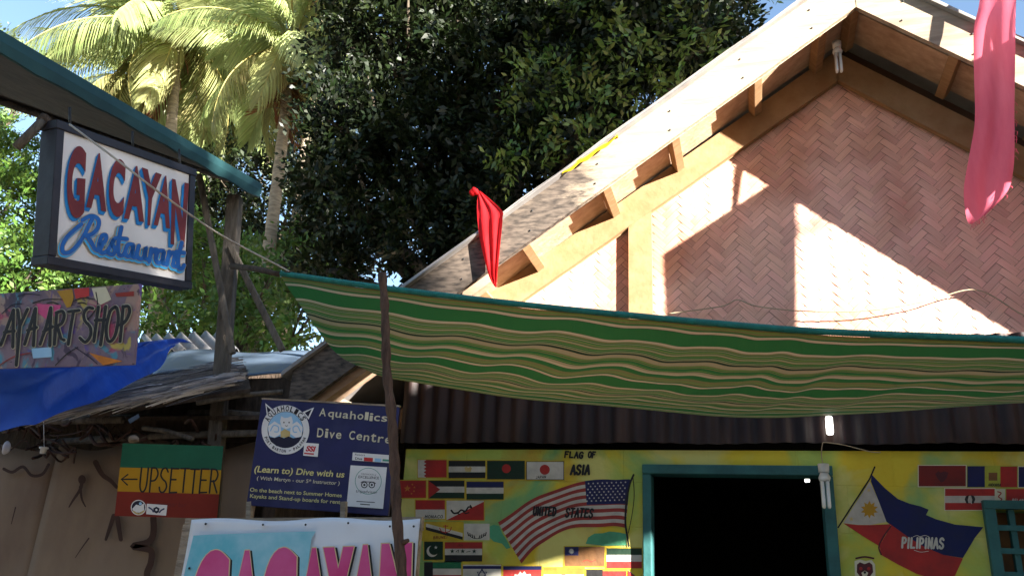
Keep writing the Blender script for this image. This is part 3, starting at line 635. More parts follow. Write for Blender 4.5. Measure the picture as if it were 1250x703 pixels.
def f_us(p):
    T = smooth_path([(x, y, 0) for x, y in [(500, 418), (570, 370), (650, 318), (740, 275), (830, 243), (915, 225), (1010, 212), (1075, 215), (1130, 217)]], 4)
    B = smooth_path([(x, y, 0) for x, y in [(612, 612), (660, 560), (715, 515), (780, 472), (850, 450), (930, 440), (1010, 438), (1060, 440), (1108, 443)]], 4)
    n = len(T); u = [c/13 for c in range(14)]
    def pt(i, v): return (T[i].x+(B[i].x-T[i].x)*v, T[i].y+(B[i].y-T[i].y)*v+3.0*math.sin(i*.55+v*2))
    for k in range(13):
        p.fill([pt(i, u[k]) for i in range(n)]+[pt(i, u[k+1]) for i in range(n-1, -1, -1)], 'p_us_red' if k % 2 == 0 else 'p_us_white', 2)
    p.fill([pt(i, 0) for i in range(20, n)]+[pt(i, .52) for i in range(n-1, 19, -1)], 'p_navy', 3); p.lay = 3
    for rr_ in range(7):
        for cc in range(9):
            p.star(932+cc*22+(11 if rr_ % 2 else 0)-rr_*1.2, 234+rr_*14-cc*.8, 5.5, 'p_white') if 932+cc*22+(11 if rr_ % 2 else 0) < 1118 else None
    p.stroke([(1147, 193), (1128, 240), (1112, 330), (1108, 420), (1116, 480), (1124, 532)], 9, 'p_black'); p.stroke([(1144, 205), (1150, 290), (1140, 380), (1122, 470)], 3.5, 'p_black')
painted('painted_flag', 'large waving striped flag with starred blue canton', f_us, zl, 3)
painted('lettering', None, lambda p: p.hand('UNITED', (668, 384), (775, 386), 38, 'ink', 8.5, .12, 3), zl, 90)
painted('lettering', None, lambda p: p.hand('STATES', (822, 392), (950, 396), 40, 'ink', 8.5, .15, 4), zl, 90)
painted('lettering', None, lambda p: (p.hand('FLAG', (818, 110), (905, 113), 27, 'ink', 8, .1, 5), p.hand('OF', (930, 110), (962, 112), 27, 'ink', 8, .1, 6)), zl, 90)
painted('paint_patch', None, lambda p: p.fill([(918, 520), (930, 490), (960, 472), (1000, 470), (1030, 462), (1075, 466), (1110, 474), (1116, 528), (1000, 530)], 'p_sage', 0), zl)
painted('paint_patch', None, lambda p: p.fill([(455, 440), (480, 430), (505, 436), (520, 470), (540, 500), (560, 540), (540, 545), (520, 520), (480, 510), (460, 490)], 'p_sage', 0), zl)
def f_pil(p):
    p.stroke([(378, 128), (352, 190), (270, 315), (186, 445)], 8, 'p_black', sm=False)
    p.fill([(362, 168), (430, 238), (500, 296), (560, 320), (620, 335), (662, 352), (648, 380), (700, 402), (800, 430), (950, 444), (905, 500), (842, 606), (740, 590), (640, 548), (560, 500), (462, 432), (438, 415), (400, 310), (358, 205)], 'p_blue')
    p.fill([(352, 205), (400, 310), (440, 416), (360, 432), (290, 432), (213, 422), (270, 330)], 'p_us_white')
    p.fill([(213, 424), (290, 433), (360, 433), (465, 428), (404, 545), (330, 500)], 'p_red')
    p.fill([(465, 432), (560, 500), (640, 548), (740, 590), (842, 608), (800, 700), (700, 720), (600, 690), (500, 640), (412, 590), (404, 545)], 'p_red')
    p.stroke([(462, 440), (420, 500), (400, 548), (412, 588)], 8, 'p_maroon')
    p.star(350, 352, 47, 'rasta_yellow', 10, .62); p.star(255, 402, 13, 'gold'); p.star(347, 250, 12, 'gold')
painted('painted_flag', 'large waving blue and red flag with sun triangle', f_pil, zp, 3)
painted('lettering', None, lambda p: (p.hand('PILIPINAS', (520, 552), (738, 556), 52, 'p_white', 11, .05, 8), p.stroke([(580, 495), (600, 488), (615, 494), (640, 488), (662, 494)], 3, 'p_white'), p.stroke([(585, 565), (620, 575), (660, 570)], 3, 'p_white')), zp, 40)
def f_alb(p): p.rect(303, 117, 560, 234, 'cream'); p.rect(308, 121, 556, 230, 'p_dkred'); p.fill([(395, 165), (410, 150), (425, 158), (440, 150), (465, 158), (455, 185), (440, 205), (425, 210), (405, 185)], 'p_maroon')
def f_and(p): p.rect(562, 122, 830, 236, 'p_lime'); p.rect(564, 124, 656, 234, 'p_navy'); p.rect(738, 126, 826, 234, 'p_red'); p.rect(676, 158, 722, 200, 'p_brown'); p.hand('ANDORRA', (674, 228), (738, 230), 13, 'ink', 3)
def f_arm(p): p.rect(830, 124, 1000, 238, 'cream'); p.rect(834, 128, 996, 234, 'p_navy')
def f_aus(p):
    p.rect(442, 238, 712, 358, 'cream'); bands(p, 447, 243, 708, 354, ('p_red', 'p_us_white', 'p_red'), False)
    for s_ in (-1, 1): p.fill([(578+s_*4, 275), (578+s_*22, 282), (578+s_*28, 298), (578+s_*20, 318), (578+s_*8, 322), (578+s_*12, 300)], 'ink')
    p.stroke([(572, 284), (580, 300), (586, 320)], 5, 'p_white')
def f_bel(p): p.rect(712, 244, 763, 352, 'cream'); p.stroke([(724, 258), (742, 266), (728, 284), (746, 298), (730, 312), (748, 326), (728, 340)], 6, 'p_red')
def f_bela(p): p.rect(768, 244, 1000, 318, 'p_red'); p.rect(772, 318, 1000, 352, 'p_dkgreen'); p.hand('BELARUS', (800, 308), (880, 312), 13, 'p_white', 3)
for lb, fn in (('dark red flag with dark eagle', f_alb), ('blue, yellow and red upright banded flag', f_and), ('dark navy flag', f_arm), ('red, white and red flag with black eagle', f_aus), ('narrow cream strip with red figures', f_bel), ('red and green flag', f_bela)):
    painted('painted_flag', lb, fn, zr)
def f_crest(p):
    p.fill([(272, 622), (300, 614), (330, 622), (362, 616), (380, 640), (382, 700), (350, 735), (300, 735), (274, 700)], 'cream'); p.fill([(285, 640), (300, 628), (325, 638), (350, 628), (366, 642), (370, 680), (350, 708), (330, 716), (305, 708), (284, 682)], 'p_maroon')
    p.disc(305, 662, 9, 'p_red'); p.disc(347, 662, 9, 'p_red'); p.fill([(308, 684), (326, 672), (344, 684), (336, 704), (316, 704)], 'cream'); p.disc(326, 682, 7, 'ink'); p.stroke([(280, 608), (326, 600), (372, 608)], 9, 'p_maroon')
painted('painted_crest', None, f_crest, zp)

# ------------------------------------------------------------------ striped tarp slung in front of the house
tarp = thing('striped_tarp', 'green and cream striped tarp hanging in ripples from a teal wrapped bar', 'tarp', (-.4, 3.1, 0))
BAR = [at(343, 334, 2.98), at(480, 353, 3.0), at(640, 372, 3.03), at(780, 386, 3.06), at(900, 397, 3.08), at(1010, 405, 3.1), at(1250, 415, 3.13), at(1500, 428, 3.16)]
bar = smooth_path(BAR, 6)
LOW = smooth_path([at(470, 458, 3.66), at(545, 470, 3.72), at(640, 484, 3.76), at(760, 494, 3.76), at(900, 506, 3.72), at(1040, 502, 3.74), at(1250, 488, 3.76), at(1500, 478, 3.76)], 6)
def ip(P, u):
    k = u*(len(P)-1); i = min(int(k), len(P)-2); return P[i].lerp(P[i+1], k-i)
rr = random.Random(5); WV = [(rr.uniform(14, 60), rr.uniform(2, 9), rr.uniform(0, 6), rr.uniform(.3, 1)) for _ in range(9)]
def tp(u, v):
    a = ip(bar, u); b = ip(LOW, u); p = a.lerp(b, v)
    p.z -= .09*math.sin(math.pi*v)*(1-.3*u)+.012
    h = sum(A*math.sin(f*u+g*v*1.6+ph)/(f**.6) for f, g, ph, A in WV)
    e = .002+.040*math.sin(math.pi*min(1, v*1.1+.02))**.8
    w1 = abs(math.sin(u*31+v*5.5)); w2 = abs(math.sin(u*19-v*3.2+1.3)); w3 = math.sin(u*57+v*9)
    w4 = abs(math.sin(u*67+v*14)); h = h*.35+.40*(w1**2-.5)*(.5+.5*u)+.34*(w2**1.5-.5)*(.3+u*.5)+.14*w3*(1-v)+.16*(w4**2-.5)*u
    return p+Vector((.1, -.5, .85))*h*e*1.1
m = MB(); m.grid(tp, 300, 60, 'striped_tarp'); m.build('tarp_sheet', tarp)
m = MB(); m.tube(bar, .0125, 'teal_rope', 10)
pts = []
for i in range(int(420*6)):
    u = i/(420*6); p = ip(bar, u); a = u*2*math.pi*420
    pts.append(p+Vector((0, math.cos(a)*.0125, math.sin(a)*.0125)))
m.tube(pts, .0022, 'teal_rope', 4); m.build('hanging_bar', tarp)

# dark rough pole carrying the tarp
pole = thing('support_pole', 'dark crooked bark pole rising in front of the striped tarp', 'pole', (at(490, 703, 2.72).x, 2.72, 0))
a, b = at(466, 334, 2.80), at(490, 703, 2.72); d = (b-a).normalized(); base = b+d*(b.z/(-d.z))
P = [a.lerp(base, k/26) for k in range(27)]
for k, p in enumerate(P): p.x += .003*math.sin(k*1.3)+rnd.uniform(-.002, .002); p.y += .004*math.cos(k*.9)
m = MB(); m.tube(smooth_path(P, 3), [.0165+.006*k/80+.0022*math.sin(k*2.1)+rnd.uniform(-.001, .001) for k in range(79)], 'stick_wood', 12); m.build('shaft', pole)
m = MB(); q = P[10]; m.tube([q+Vector((.01, 0, .02)), q+Vector((.032, -.004, .03))], [.011, .006], 'stick_wood', 8); q = P[13]; m.tube([q+Vector((.01, 0, .0)), q+Vector((.034, -.004, -.02))], [.012, .005], 'stick_wood', 8); m.build('knot', pole)

# ------------------------------------------------------------------ cloths, wires, bulbs on the house front
def cloth(name, label, cat, L, Rt, Y, mt, depth=.03, folds=2.2, group=None, hem=0, fringe=False):
    n = len(L); A = smooth_path([(a, b, 0) for a, b in L], 8); B = smooth_path([(a, b, 0) for a, b in Rt], 8)
    def fn(u, v):
        k = v*(len(A)-1); i = min(int(k), len(A)-2); a = A[i].lerp(A[i+1], k-i); b = B[i].lerp(B[i+1], k-i); q = a.lerp(b, u)
        jit = hem*math.sin(u*37)*(v > .985)
        p = at(q.x, q.y+jit, Y); p.y += depth*math.sin(u*math.pi*folds+v*3)*min(1, .25+v)+.006*math.sin(v*9+u*4)-(u-.5)*.085; return p
    m = MB(); m.grid(fn, 22, 60, mt)
    if fringe:
        for k in range(12):
            v = rnd.uniform(.45, .98); p = fn(1, v); m.tube(smooth_path([p, p+Vector((rnd.uniform(.003, .010), 0, rnd.uniform(-.006, .003))), p+Vector((rnd.uniform(0, .012), 0, rnd.uniform(-.022, -.010)))], 3), .0011, mt, 4)
        for k in range(14):
            p = fn(k/13, 1); m.tube([p, p+Vector((rnd.uniform(-.01, .01), 0, rnd.uniform(-.03, -.012)))], .0011, mt, 4)
    o = m.build(name); o['label'] = label; o['category'] = cat
    if group: o['group'] = group
    return o
pk = cloth('pink_cloth', 'frayed pink cloth strip hanging from the right roof edge', 'cloth', [(1203, -40), (1198, 0), (1192, 28), (1192, 80), (1193, 140), (1187, 180), (1180, 225), (1184, 262), (1190, 268)],
           [(1240, -40), (1237, 0), (1236, 28), (1236, 80), (1235, 140), (1235, 180), (1233, 215), (1226, 240), (1200, 267)], 3.40, 'pink_cloth', .009, 3.4, 'coloured cloths hung from the roof edge', fringe=True)
rc = thing('red_cloth', 'knotted red cloth hanging over the left roof slope', 'cloth', at(585, 250, 3.48), 'coloured cloths hung from the roof edge')
def cl2(L, Rt, Y, mt, depth, folds, nm, parent):
    A = smooth_path([(a, b, 0) for a, b in L], 8); B = smooth_path([(a, b, 0) for a, b in Rt], 8)
    def fn(u, v):
        k = v*(len(A)-1); i = min(int(k), len(A)-2); q = A[i].lerp(A[i+1], k-i).lerp(B[i].lerp(B[i+1], k-i), u)
        p = at(q.x, q.y, Y); p.y += depth*math.sin(u*math.pi*folds+v*2.5+.6)*min(1, .2+v)*(1-.5*v); return p
    m = MB(); m.grid(fn, 16, 40, mt); return m.build(nm, parent)
cl2([(583, 234), (582, 260), (585, 290), (592, 320), (597, 338), (604, 350)], [(586, 233), (612, 256), (614, 268), (611, 300), (608, 330), (606, 351)], 3.478, 'red_cloth', .013, 5.0, 'drape', rc)
m = MB(); kn = at(579, 234, 3.475)
bmk = bmesh.new(); bmesh.ops.create_icosphere(bmk, subdivisions=3, radius=.024)
for v in bmk.verts: v.co = Vector((v.co.x, v.co.y*.8, v.co.z*.9))*(1+.12*math.sin(v.co.x*190+v.co.z*120))
m.faces([kn+v.co for v in bmk.verts], [[v.index for v in f.verts] for f in bmk.faces], 'red_cloth', True); bmk.free(); m.build('knot', rc)
yl = MB(); A = [at(px, py, 3.500) for px, py in ((686, 213), (705, 199), (728, 184), (754, 167))]; pts = smooth_path(A, 6)
yl.grid(lambda u, v: ip(pts, u)+Vector((0, -.012+.05*v*v, -.022*(1-v)*math.sin(math.pi*u)**.5+.050*v*math.sin(math.pi*u)**.7+.006*math.sin(u*21))), 30, 4, 'yellow_cloth')
tag(yl.build('yellow_cloth', solid=.004), 'bright yellow cloth scrap lying along the left roof edge', 'cloth', 'coloured cloths hung from the roof edge')
# unseen pink sheet added beyond the right roof edge, shaped so it throws the square shade on the gable
sh = [Vector(at(px, py, 3.97)) for px, py in ((812, 309), (944, 222), (976, 224), (976, 408), (817, 408))]
m = MB(); dd = SUN*2.15; m.prism([p+dd for p in sh], (.004, -.006, 0), 'pink_cloth')
tag(m.build('shade_banner'), 'unseen pink sheet added to throw the square shade on the gable', 'banner', 'coloured cloths hung from the roof edge')

def cfl(name, label, top, Ln, parent_group):
    t = thing(name, label, 'bulb', tuple(top), parent_group); k = Ln
    m = MB(); m.tube([top, top-Vector((0, 0, .20*k))], [.13*k, .12*k], 'plastic_white', 14); m.build('socket', t)
    m = MB(); m.tube([top-Vector((0, 0, .21*k)), top-Vector((0, 0, .32*k)), top-Vector((0, 0, .40*k))], [.09*k, .14*k, .12*k], 'plastic_white', 14); m.build('ballast', t)
    for s_ in (-1, 1):
        m = MB(); x = .058*k*s_
        P = [top+Vector((x, -.06*k, -.41*k))]+[top+Vector((x, -.06*k*math.cos(math.pi*q/8), -.95*k-.05*k*math.sin(math.pi*q/8))) for q in range(9)]+[top+Vector((x, .06*k, -.41*k))]
        m.tube(P, .042*k, 'bulb_glass', 8); m.build('glass_tube', t)
    return t
cfl('fluorescent_bulb', 'white compact fluorescent bulb under the roof apex', at(1021, 52, 3.74), .17, 'compact fluorescent bulbs')
b2 = cfl('fluorescent_bulb', 'white compact fluorescent bulb on a cord at the door corner', at(1005, 566, 3.80), .18, 'compact fluorescent bulbs')
def wire(name, label, pts, r, mt, cat='wire', n=5):
    m = MB(); m.tube(smooth_path(pts, 8), r, mt, n); return tag(m.build(name), label, cat)
wire('bulb_cord', 'dark cord looping up from the door bulb to the sheeting', [at(1005, 568, 3.80), at(1003, 556, 3.81), at(1004, 542, 3.84), at(1008, 540, 3.86), at(1030, 543, 3.89), at(1062, 551, 3.93), at(1075, 552, 3.95)], .0022, 'twine')
wire('twine', 'slack twine strung across the bamboo gable', [at(815, 383, 3.94), at(880, 374, 3.94), at(900, 366, 3.945), at(925, 374, 3.94), at(985, 380, 3.93), at(1060, 379, 3.93), at(1130, 368, 3.93), at(1192, 354, 3.94), at(1250, 385, 3.94), at(1300, 400, 3.94)], .0030, 'twine')
for px, py, w_, h_, Y, lb in ((1012.5, 519, 3.6, 9.5, 3.90, 'small glowing white tube hanging under the dark sheeting'), (985, 582, 2.6, 5, 4.25, 'small glowing white tube inside the dark doorway')):  # two bright white spots built as glowing tubes
    c = at(px, py, Y); k = Y/1000*1.08
    t = thing('glow_tube', lb, 'lamp', tuple(c), 'small glowing tubes by the door')
    m = MB(); m.tube([c-Vector((0, 0, h_*k)), c-Vector((0, 0, h_*k*.8)), c+Vector((0, 0, h_*k*.8)), c+Vector((0, 0, h_*k))], [w_*k*.8, w_*k, w_*k, w_*k*.8], 'white_glow', 12); m.build('tube_glass', t)
    m = MB(); m.tube([c+Vector((0, 0, h_*k)), c+Vector((0, 0, h_*k+.012))], w_*k*.6, 'black_cable', 8); m.tube([c+Vector((0, 0, h_*k+.012)), c+Vector((0, .02, h_*k+.17))], .002, 'black_cable', 5); m.build('cap', t)

# ------------------------------------------------------------------ open shed with the hanging restaurant sign
shed = thing('roadside_shed', 'weathered grey shed with a sloping teal edged roof at far left', 'shed', (-2.7, 3.45, 0))
E0, E1 = at(0, 57, 1.95), at(316, 236, 3.55); E00 = E0-(E1-E0)*.35
B0, B1 = at(0, 124, 2.9), at(238, 205, 3.95); 
ed = (E1-E0).normalized(); inn = ((B0-E0)-ed*(B0-E0).dot(ed))
L0 = B0-(B1-B0)*.3+Vector((0, 0, .02)); L1 = B1+(B1-B0)*.22+Vector((0, 0, .02))
m = MB(); upv = Vector((0, 0, .028)); m.prism([E00+upv, E1+upv, L1+upv, L0+upv], (0, 0, .02), 'teal_edge'); m.build('roof', shed)
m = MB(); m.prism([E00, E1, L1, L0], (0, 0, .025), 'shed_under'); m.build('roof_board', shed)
m = MB(); Pz = [E00.lerp(E1, k/30) for k in range(31)]
V = []
for k, p in enumerate(Pz):
    dz = .004*math.sin(k*1.7)+rnd.uniform(-.003, .003); n_ = Vector((.012, -.004, 0))
    V += [p+n_+Vector((0, 0, .056)), p+n_*1.6+Vector((0, 0, .01)), p+n_+Vector((0, 0, -.030+dz)), p-n_*.2+Vector((0, 0, -.030+dz)), p-n_*.2+Vector((0, 0, .056))]
m.faces(V, [(5*k+j, 5*k+5+j, 5*k+5+(j+1) % 5, 5*k+(j+1) % 5) for k in range(30) for j in range(5)]+[(150, 151, 152, 153, 154)], 'teal_edge', False); m.build('roof_edge', shed)
m = MB(); m.tube([B0-(B1-B0)*.3, B0, B1, B1+(B1-B0)*.22], .020, 'grey_wood', 10); m.build('beam', shed)
m = MB(); m.tube([at(20, 180, 2.12), at(52, 148, 2.16)], .018, 'grey_wood', 10); m.tube([at(50, 150, 2.16), at(57, 143, 2.17)], .022, 'dark_wood', 10); m.build('bracket', shed)
def post(p0, p1, wd, th, mt, nm, ground=True, parent=shed):
    a, b = Vector(p0), Vector(p1)
    if ground: d = (b-a).normalized(); b = a+d*((a.z)/(-d.z))
    m = MB(); m.bar(a, b, wd, th, mt, up=(.25, -1, 0)); o = m.build(nm, parent, bevel=.006); return o
post(at(287, 240, 3.5), at(264, 545, 3.5), .070, .070, 'grey_wood', 'post')
post(at(243, 213, 3.38), at(284, 432, 3.42), .030, .030, 'grey_wood', 'brace', False)
post(at(281, 300, 3.46), at(345, 428, 3.52), .034, .026, 'grey_wood', 'brace', False)
post(at(-160, 60, 2.4), at(-180, 545, 2.4), .085, .085, 'grey_wood', 'post')
m = MB(); m.tube([at(283, 325, 3.44), at(312, 328, 3.2), BAR[0]+Vector((-.02, 0, 0)), BAR[0]+Vector((.05, 0, 0))], [.016, .015, .012, .010], 'dark_wood', 8); tag(m.build('bamboo_stick'), 'short dark stick tying the tarp bar to the shed post', 'stick')
wire('slack_rope', 'pale slack rope slanting across the restaurant sign', [at(85, 152, 2.06), at(140, 193, 2.08), at(200, 239, 2.2), at(270, 287, 2.7), at(345, 327, 2.96), at(362, 338, 3.0)], .0042, 'pale_rope', 'rope')

gs = thing('restaurant_sign', 'white hanging board reading GACAYAN Restaurant in a thick black frame', 'sign', tuple(CAM+(Vector((-1.934, 2.013, 2.676))-CAM)*1.28))
k_ = 1.28; C = CAM+(Vector((-1.934, 2.013, 2.676))-CAM)*k_
ax, up, nn = Vector((.108, .974, .1985)).normalized(), Vector((-.0086, -.1989, .98)), Vector((.994, -.108, -.013)); gw, gh = .518*k_, .39*k_
up = (up-ax*up.dot(ax)).normalized(); nn = ax.cross(up)
m = MB(); m.obox(C-nn*.03, ax*gw/2, up*gh/2, nn*.029, 'sign_white'); m.build('panel', gs)
fr = .034; m = MB()
for sx, sy in ((0, 1), (0, -1), (1, 0), (-1, 0)):
    if sx == 0: m.obox(C+up*sy*(gh/2+fr/2)-nn*.035, ax*(gw/2+fr+.004), up*fr/2, nn*.045, 'black_frame')
    else: m.obox(C+ax*sx*(gw/2+fr/2)-nn*.036, ax*fr/2, up*(gh/2-.001), nn*.044, 'black_frame')
m.build('frame', gs, bevel=.003)
for t_ in (-.42, .05, .46):
    m = MB(); m.tube([C+ax*gw*t_+up*(gh/2+.03)-nn*.03, C+ax*gw*t_+up*(gh/2+.12)-nn*.04], .005, 'black_cable', 6); m.build('hanger', gs)
cg = Canvas(C, ax, up, nn, .00006); zg = zoomed(40, 140, 3.195)
Lt = [('G', ((137, 120), (208, 126), (196, 408), (124, 398))), ('A', ((240, 150), (273, 153), (284, 380), (205, 361))), ('C', ((302, 166), (361, 180), (349, 406), (288, 388))), ('A', ((385, 198), (420, 204), (431, 420), (352, 405))),
      ('Y', ((422, 206), (500, 234), (470, 434), (428, 430))), ('A', ((502, 238), (530, 240), (532, 446), (468, 430))), ('N', ((540, 250), (606, 270), (588, 517), (534, 505)))]
p = Paint(cg, zg, 0)
for ch, q in Lt:
    for s_ in (1, .8, .6, .4, .2): p.glyph_quad(ch, q, 'sign_blue', .055, -9*s_, 13*s_)
p.build('lettering', gs)
p = Paint(cg, zg, 45)
for ch, q in Lt: p.glyph_quad(ch, q, 'maroon', .05)
p.build('lettering', gs)
SCR = [[(232, 402), (212, 440), (192, 478), (165, 515), (135, 538), (112, 536), (110, 510), (128, 478), (155, 452), (185, 428)], [(190, 412), (225, 396), (252, 408), (254, 436), (232, 464), (200, 474)], [(206, 472), (226, 500), (240, 524), (256, 530), (268, 512)],
       [(262, 505), (282, 492), (284, 472), (268, 474), (256, 510), (268, 540), (292, 530)], [(292, 530), (318, 486), (308, 505), (322, 525), (312, 546), (292, 540)], [(346, 440), (334, 500), (336, 545), (352, 548), (362, 535)], [(322, 482), (368, 486)],
       [(392, 508), (372, 508), (362, 535), (370, 553), (386, 545), (394, 510), (390, 552), (404, 556)], [(416, 512), (408, 545), (418, 562), (436, 556), (444, 518), (440, 558), (454, 564)], [(466, 524), (458, 572)], [(463, 545), (476, 528), (490, 530), (484, 542)],
       [(514, 532), (494, 534), (484, 560), (492, 578), (508, 570), (517, 535), (512, 578), (526, 582)], [(538, 535), (528, 586)], [(533, 560), (548, 540), (560, 546), (553, 585), (564, 592)], [(588, 500), (574, 560), (576, 596), (590, 600), (597, 588)], [(566, 535), (598, 540)]]
for wd, mt, l0, dx, dy in ((26, 'gold', 60, -4, 6), (23, 'script_rim', 78, -4, 6), (19, 'gold', 96, 0, 0), (16, 'script_blue', 114, 0, 0)):
    p = Paint(cg, zg, l0)
    for st in SCR: p.stroke([(105+(x-105)*.972+dx, y+dy) for x, y in st], wd*1.06, mt)
    p.build('lettering', gs)

# ------------------------------------------------------------------ art shop sign
def board(cen, ax, up, w_, h_, th, mt):
    m = MB(); n_ = ax.cross(up); m.obox(cen-n_*th/2, ax*w_/2, up*h_/2, n_*th/2, mt); return m, n_
art = thing('art_shop_sign', 'colourful printed board reading AYA-ART SHOP above the blue tarp', 'sign', tuple(at(80, 400, 2.45)))
TL, TR, BR, BL = at(-80, 364, 2.46), at(167, 347, 2.40), at(160, 445, 2.45), at(-80, 452, 2.51)
cA = (TL+TR+BR+BL)/4; axA = ((TR-TL)+(BR-BL)).normalized(); upA = ((TL-BL)+(TR-BR)); upA = (upA-axA*upA.dot(axA)).normalized()
m, nA = board(cA, axA, upA, (TR-TL).length, ((TR-BR).length+(TL-BL).length)/2, .015, 'art_print'); m.build('panel', art, bevel=.002)
ca = Canvas(cA, axA, upA, nA, .00006); za = zoomed(0, 340, 5.856)
class Each(Paint):                       # every loose shape of the print is a part of its own
    def fill(s, *a): q = Paint(ca, za, s.lay); q.fill(*a); s.lay += 1; q.build('print_shape', art)
    def stroke(s, *a, **k): q = Paint(ca, za, s.lay); q.stroke(*a, **k); s.lay += 1; q.build('print_shape', art)
p = Each(ca, za, 0)
p.fill([(410, 90), (520, 75), (530, 140), (510, 200), (480, 210), (450, 150)], 'rasta_yellow'); p.fill([(530, 75), (640, 65), (640, 125), (545, 145)], 'sticker_red'); p.fill([(660, 70), (760, 60), (800, 150), (720, 190), (680, 140)], 'cream')
p.fill([(825, 105), (960, 92), (960, 125), (835, 130)], 'p_us_red'); p.fill([(640, 530), (880, 590), (740, 620)], 'p_orange'); p.fill([(270, 180), (440, 190), (420, 260), (330, 290), (270, 240)], 'magenta'); p.fill([(230, 500), (370, 490), (375, 560), (240, 570)], 'pale_blue')
p.stroke([(240, 175), (330, 150), (450, 150)], 10, 'ink', taper=.4); p.stroke([(530, 160), (600, 140), (680, 150)], 9, 'ink', taper=.4); p.stroke([(340, 178), (380, 170), (420, 184)], 9, 'ink'); p.stroke([(560, 178), (590, 172), (620, 182)], 9, 'ink'); p.stroke([(690, 100), (700, 190), (660, 260), (600, 320)], 8, 'ink')
p.stroke([(400, 620), (480, 540), (560, 490)], 7, 'ink'); p.stroke([(0, 620), (100, 560), (220, 530)], 7, 'p_us_red'); p.stroke([(540, 490), (640, 560), (700, 610)], 6, 'logo_dark'); p.stroke([(20, 250), (90, 190), (160, 180)], 6, 'logo_dark'); p.stroke([(130, 130), (200, 110), (290, 120)], 6, 'logo_dark')

def artword(wd, mt, l0, nm):
    p = Paint(ca, za, l0)
    for st in [[(15, 475), (60, 350), (105, 225)], [(105, 225), (100, 490)], [(40, 385), (110, 375)], [(135, 225), (150, 330)], [(205, 220), (150, 340), (125, 620)], [(185, 470), (225, 340), (262, 215)], [(262, 215), (248, 480)], [(205, 370), (270, 350)],
               [(295, 470), (340, 340), (372, 210)], [(372, 210), (365, 480)], [(320, 380), (385, 345)], [(415, 245), (398, 470)], [(412, 245), (455, 235), (468, 270), (450, 320), (410, 345)], [(420, 345), (445, 430), (468, 440)], [(500, 238), (575, 228)], [(535, 235), (515, 350), (497, 470)],
               [(672, 215), (640, 210), (610, 245), (615, 300), (655, 350), (655, 410), (620, 455), (580, 425)], [(712, 205), (680, 450)], [(765, 200), (728, 475)], [(690, 300), (775, 295)],
               [(830, 205), (795, 240), (770, 350), (775, 430), (800, 450), (835, 400), (855, 290), (845, 215), (830, 205)], [(890, 200), (868, 450)], [(888, 205), (925, 200), (935, 240), (910, 300), (872, 335)], [(-40, 250), (-60, 480)], [(-60, 470), (5, 465)]]:
        p.stroke(st, wd, mt, sm=len(st) > 3)
    p.build(nm, art)
artword(32, 'cream', 25, 'lettering'); artword(23.5, 'ink', 60, 'lettering')

# ------------------------------------------------------------------ low hut under the blue tarp
hut = thing('low_hut', 'dark low hut with ragged thatch, metal roof sheets and brown board wall', 'hut', (-3.4, 3.6, 0))
W0, W1 = at(-60, 545, 3.62), at(300, 560, 3.62); zt = (W0.z+W1.z)/2+.04
xseam = at(54, 620, 3.62).x
for xa, xb in ((W0.x-.8, xseam-.004), (xseam+.004, -2.34)):
    m = MB(); m.grid(lambda u, v: (xa+(xb-xa)*u, 3.62+.02*math.sin(u*6+v*2+xa)*math.sin(v*3+.5)+(.012 if xb < xseam else 0), zt*v+.03*v*math.sin(u*11+xa)), 24, 16, 'hut_board'); m.build('board_wall', hut, solid=.012)
bw = [o for o in COL.objects if o.parent == hut and o.name.startswith('board_wall')][-1]
ch = Canvas((0, 3.594, 0), (1, 0, 0), (0, 0, 1), (0, -1, 0), .0001); zh = zoomed(0, 520, 3.84)
class Stain(Paint):
    def stroke(s, *a, **k): q = Paint(ch, zh, s.lay); q.stroke(*a, **k); s.lay += 1; q.build('stain', bw)
    def disc(s, *a, **k): q = Paint(ch, zh, s.lay); q.disc(*a, **k); s.lay += 1; q.build('stain', bw)
p = Stain(ch, zh, 0)
p.stroke([(720, 430), (722, 480), (715, 520), (690, 545), (625, 562), (690, 575), (712, 590), (708, 640), (690, 690), (700, 740)], 30, 'board_stain'); p.stroke([(385, 240), (380, 290), (345, 345), (325, 378)], 20, 'board_stain', taper=.7); p.stroke([(378, 285), (385, 340), (402, 376)], 14, 'board_stain', taper=.6); p.disc(386, 250, 18, 'board_stain', ry=22)
p.stroke([(450, 170), (480, 225), (520, 255), (548, 285)], 26, 'board_stain', taper=.4); p.stroke([(535, 420), (515, 480), (498, 530)], 22, 'board_stain', taper=.4); p.stroke([(552, 430), (560, 480), (568, 530)], 24, 'board_stain', taper=.2)
p.stroke([(418, 525), (385, 570), (355, 615)], 7, 'board_stain', taper=.6); p.stroke([(75, 380), (62, 430), (55, 458)], 6, 'board_stain', taper=.5); p.stroke([(20, 200), (60, 215), (110, 190), (150, 230), (200, 225), (230, 180)], 14, 'board_stain')

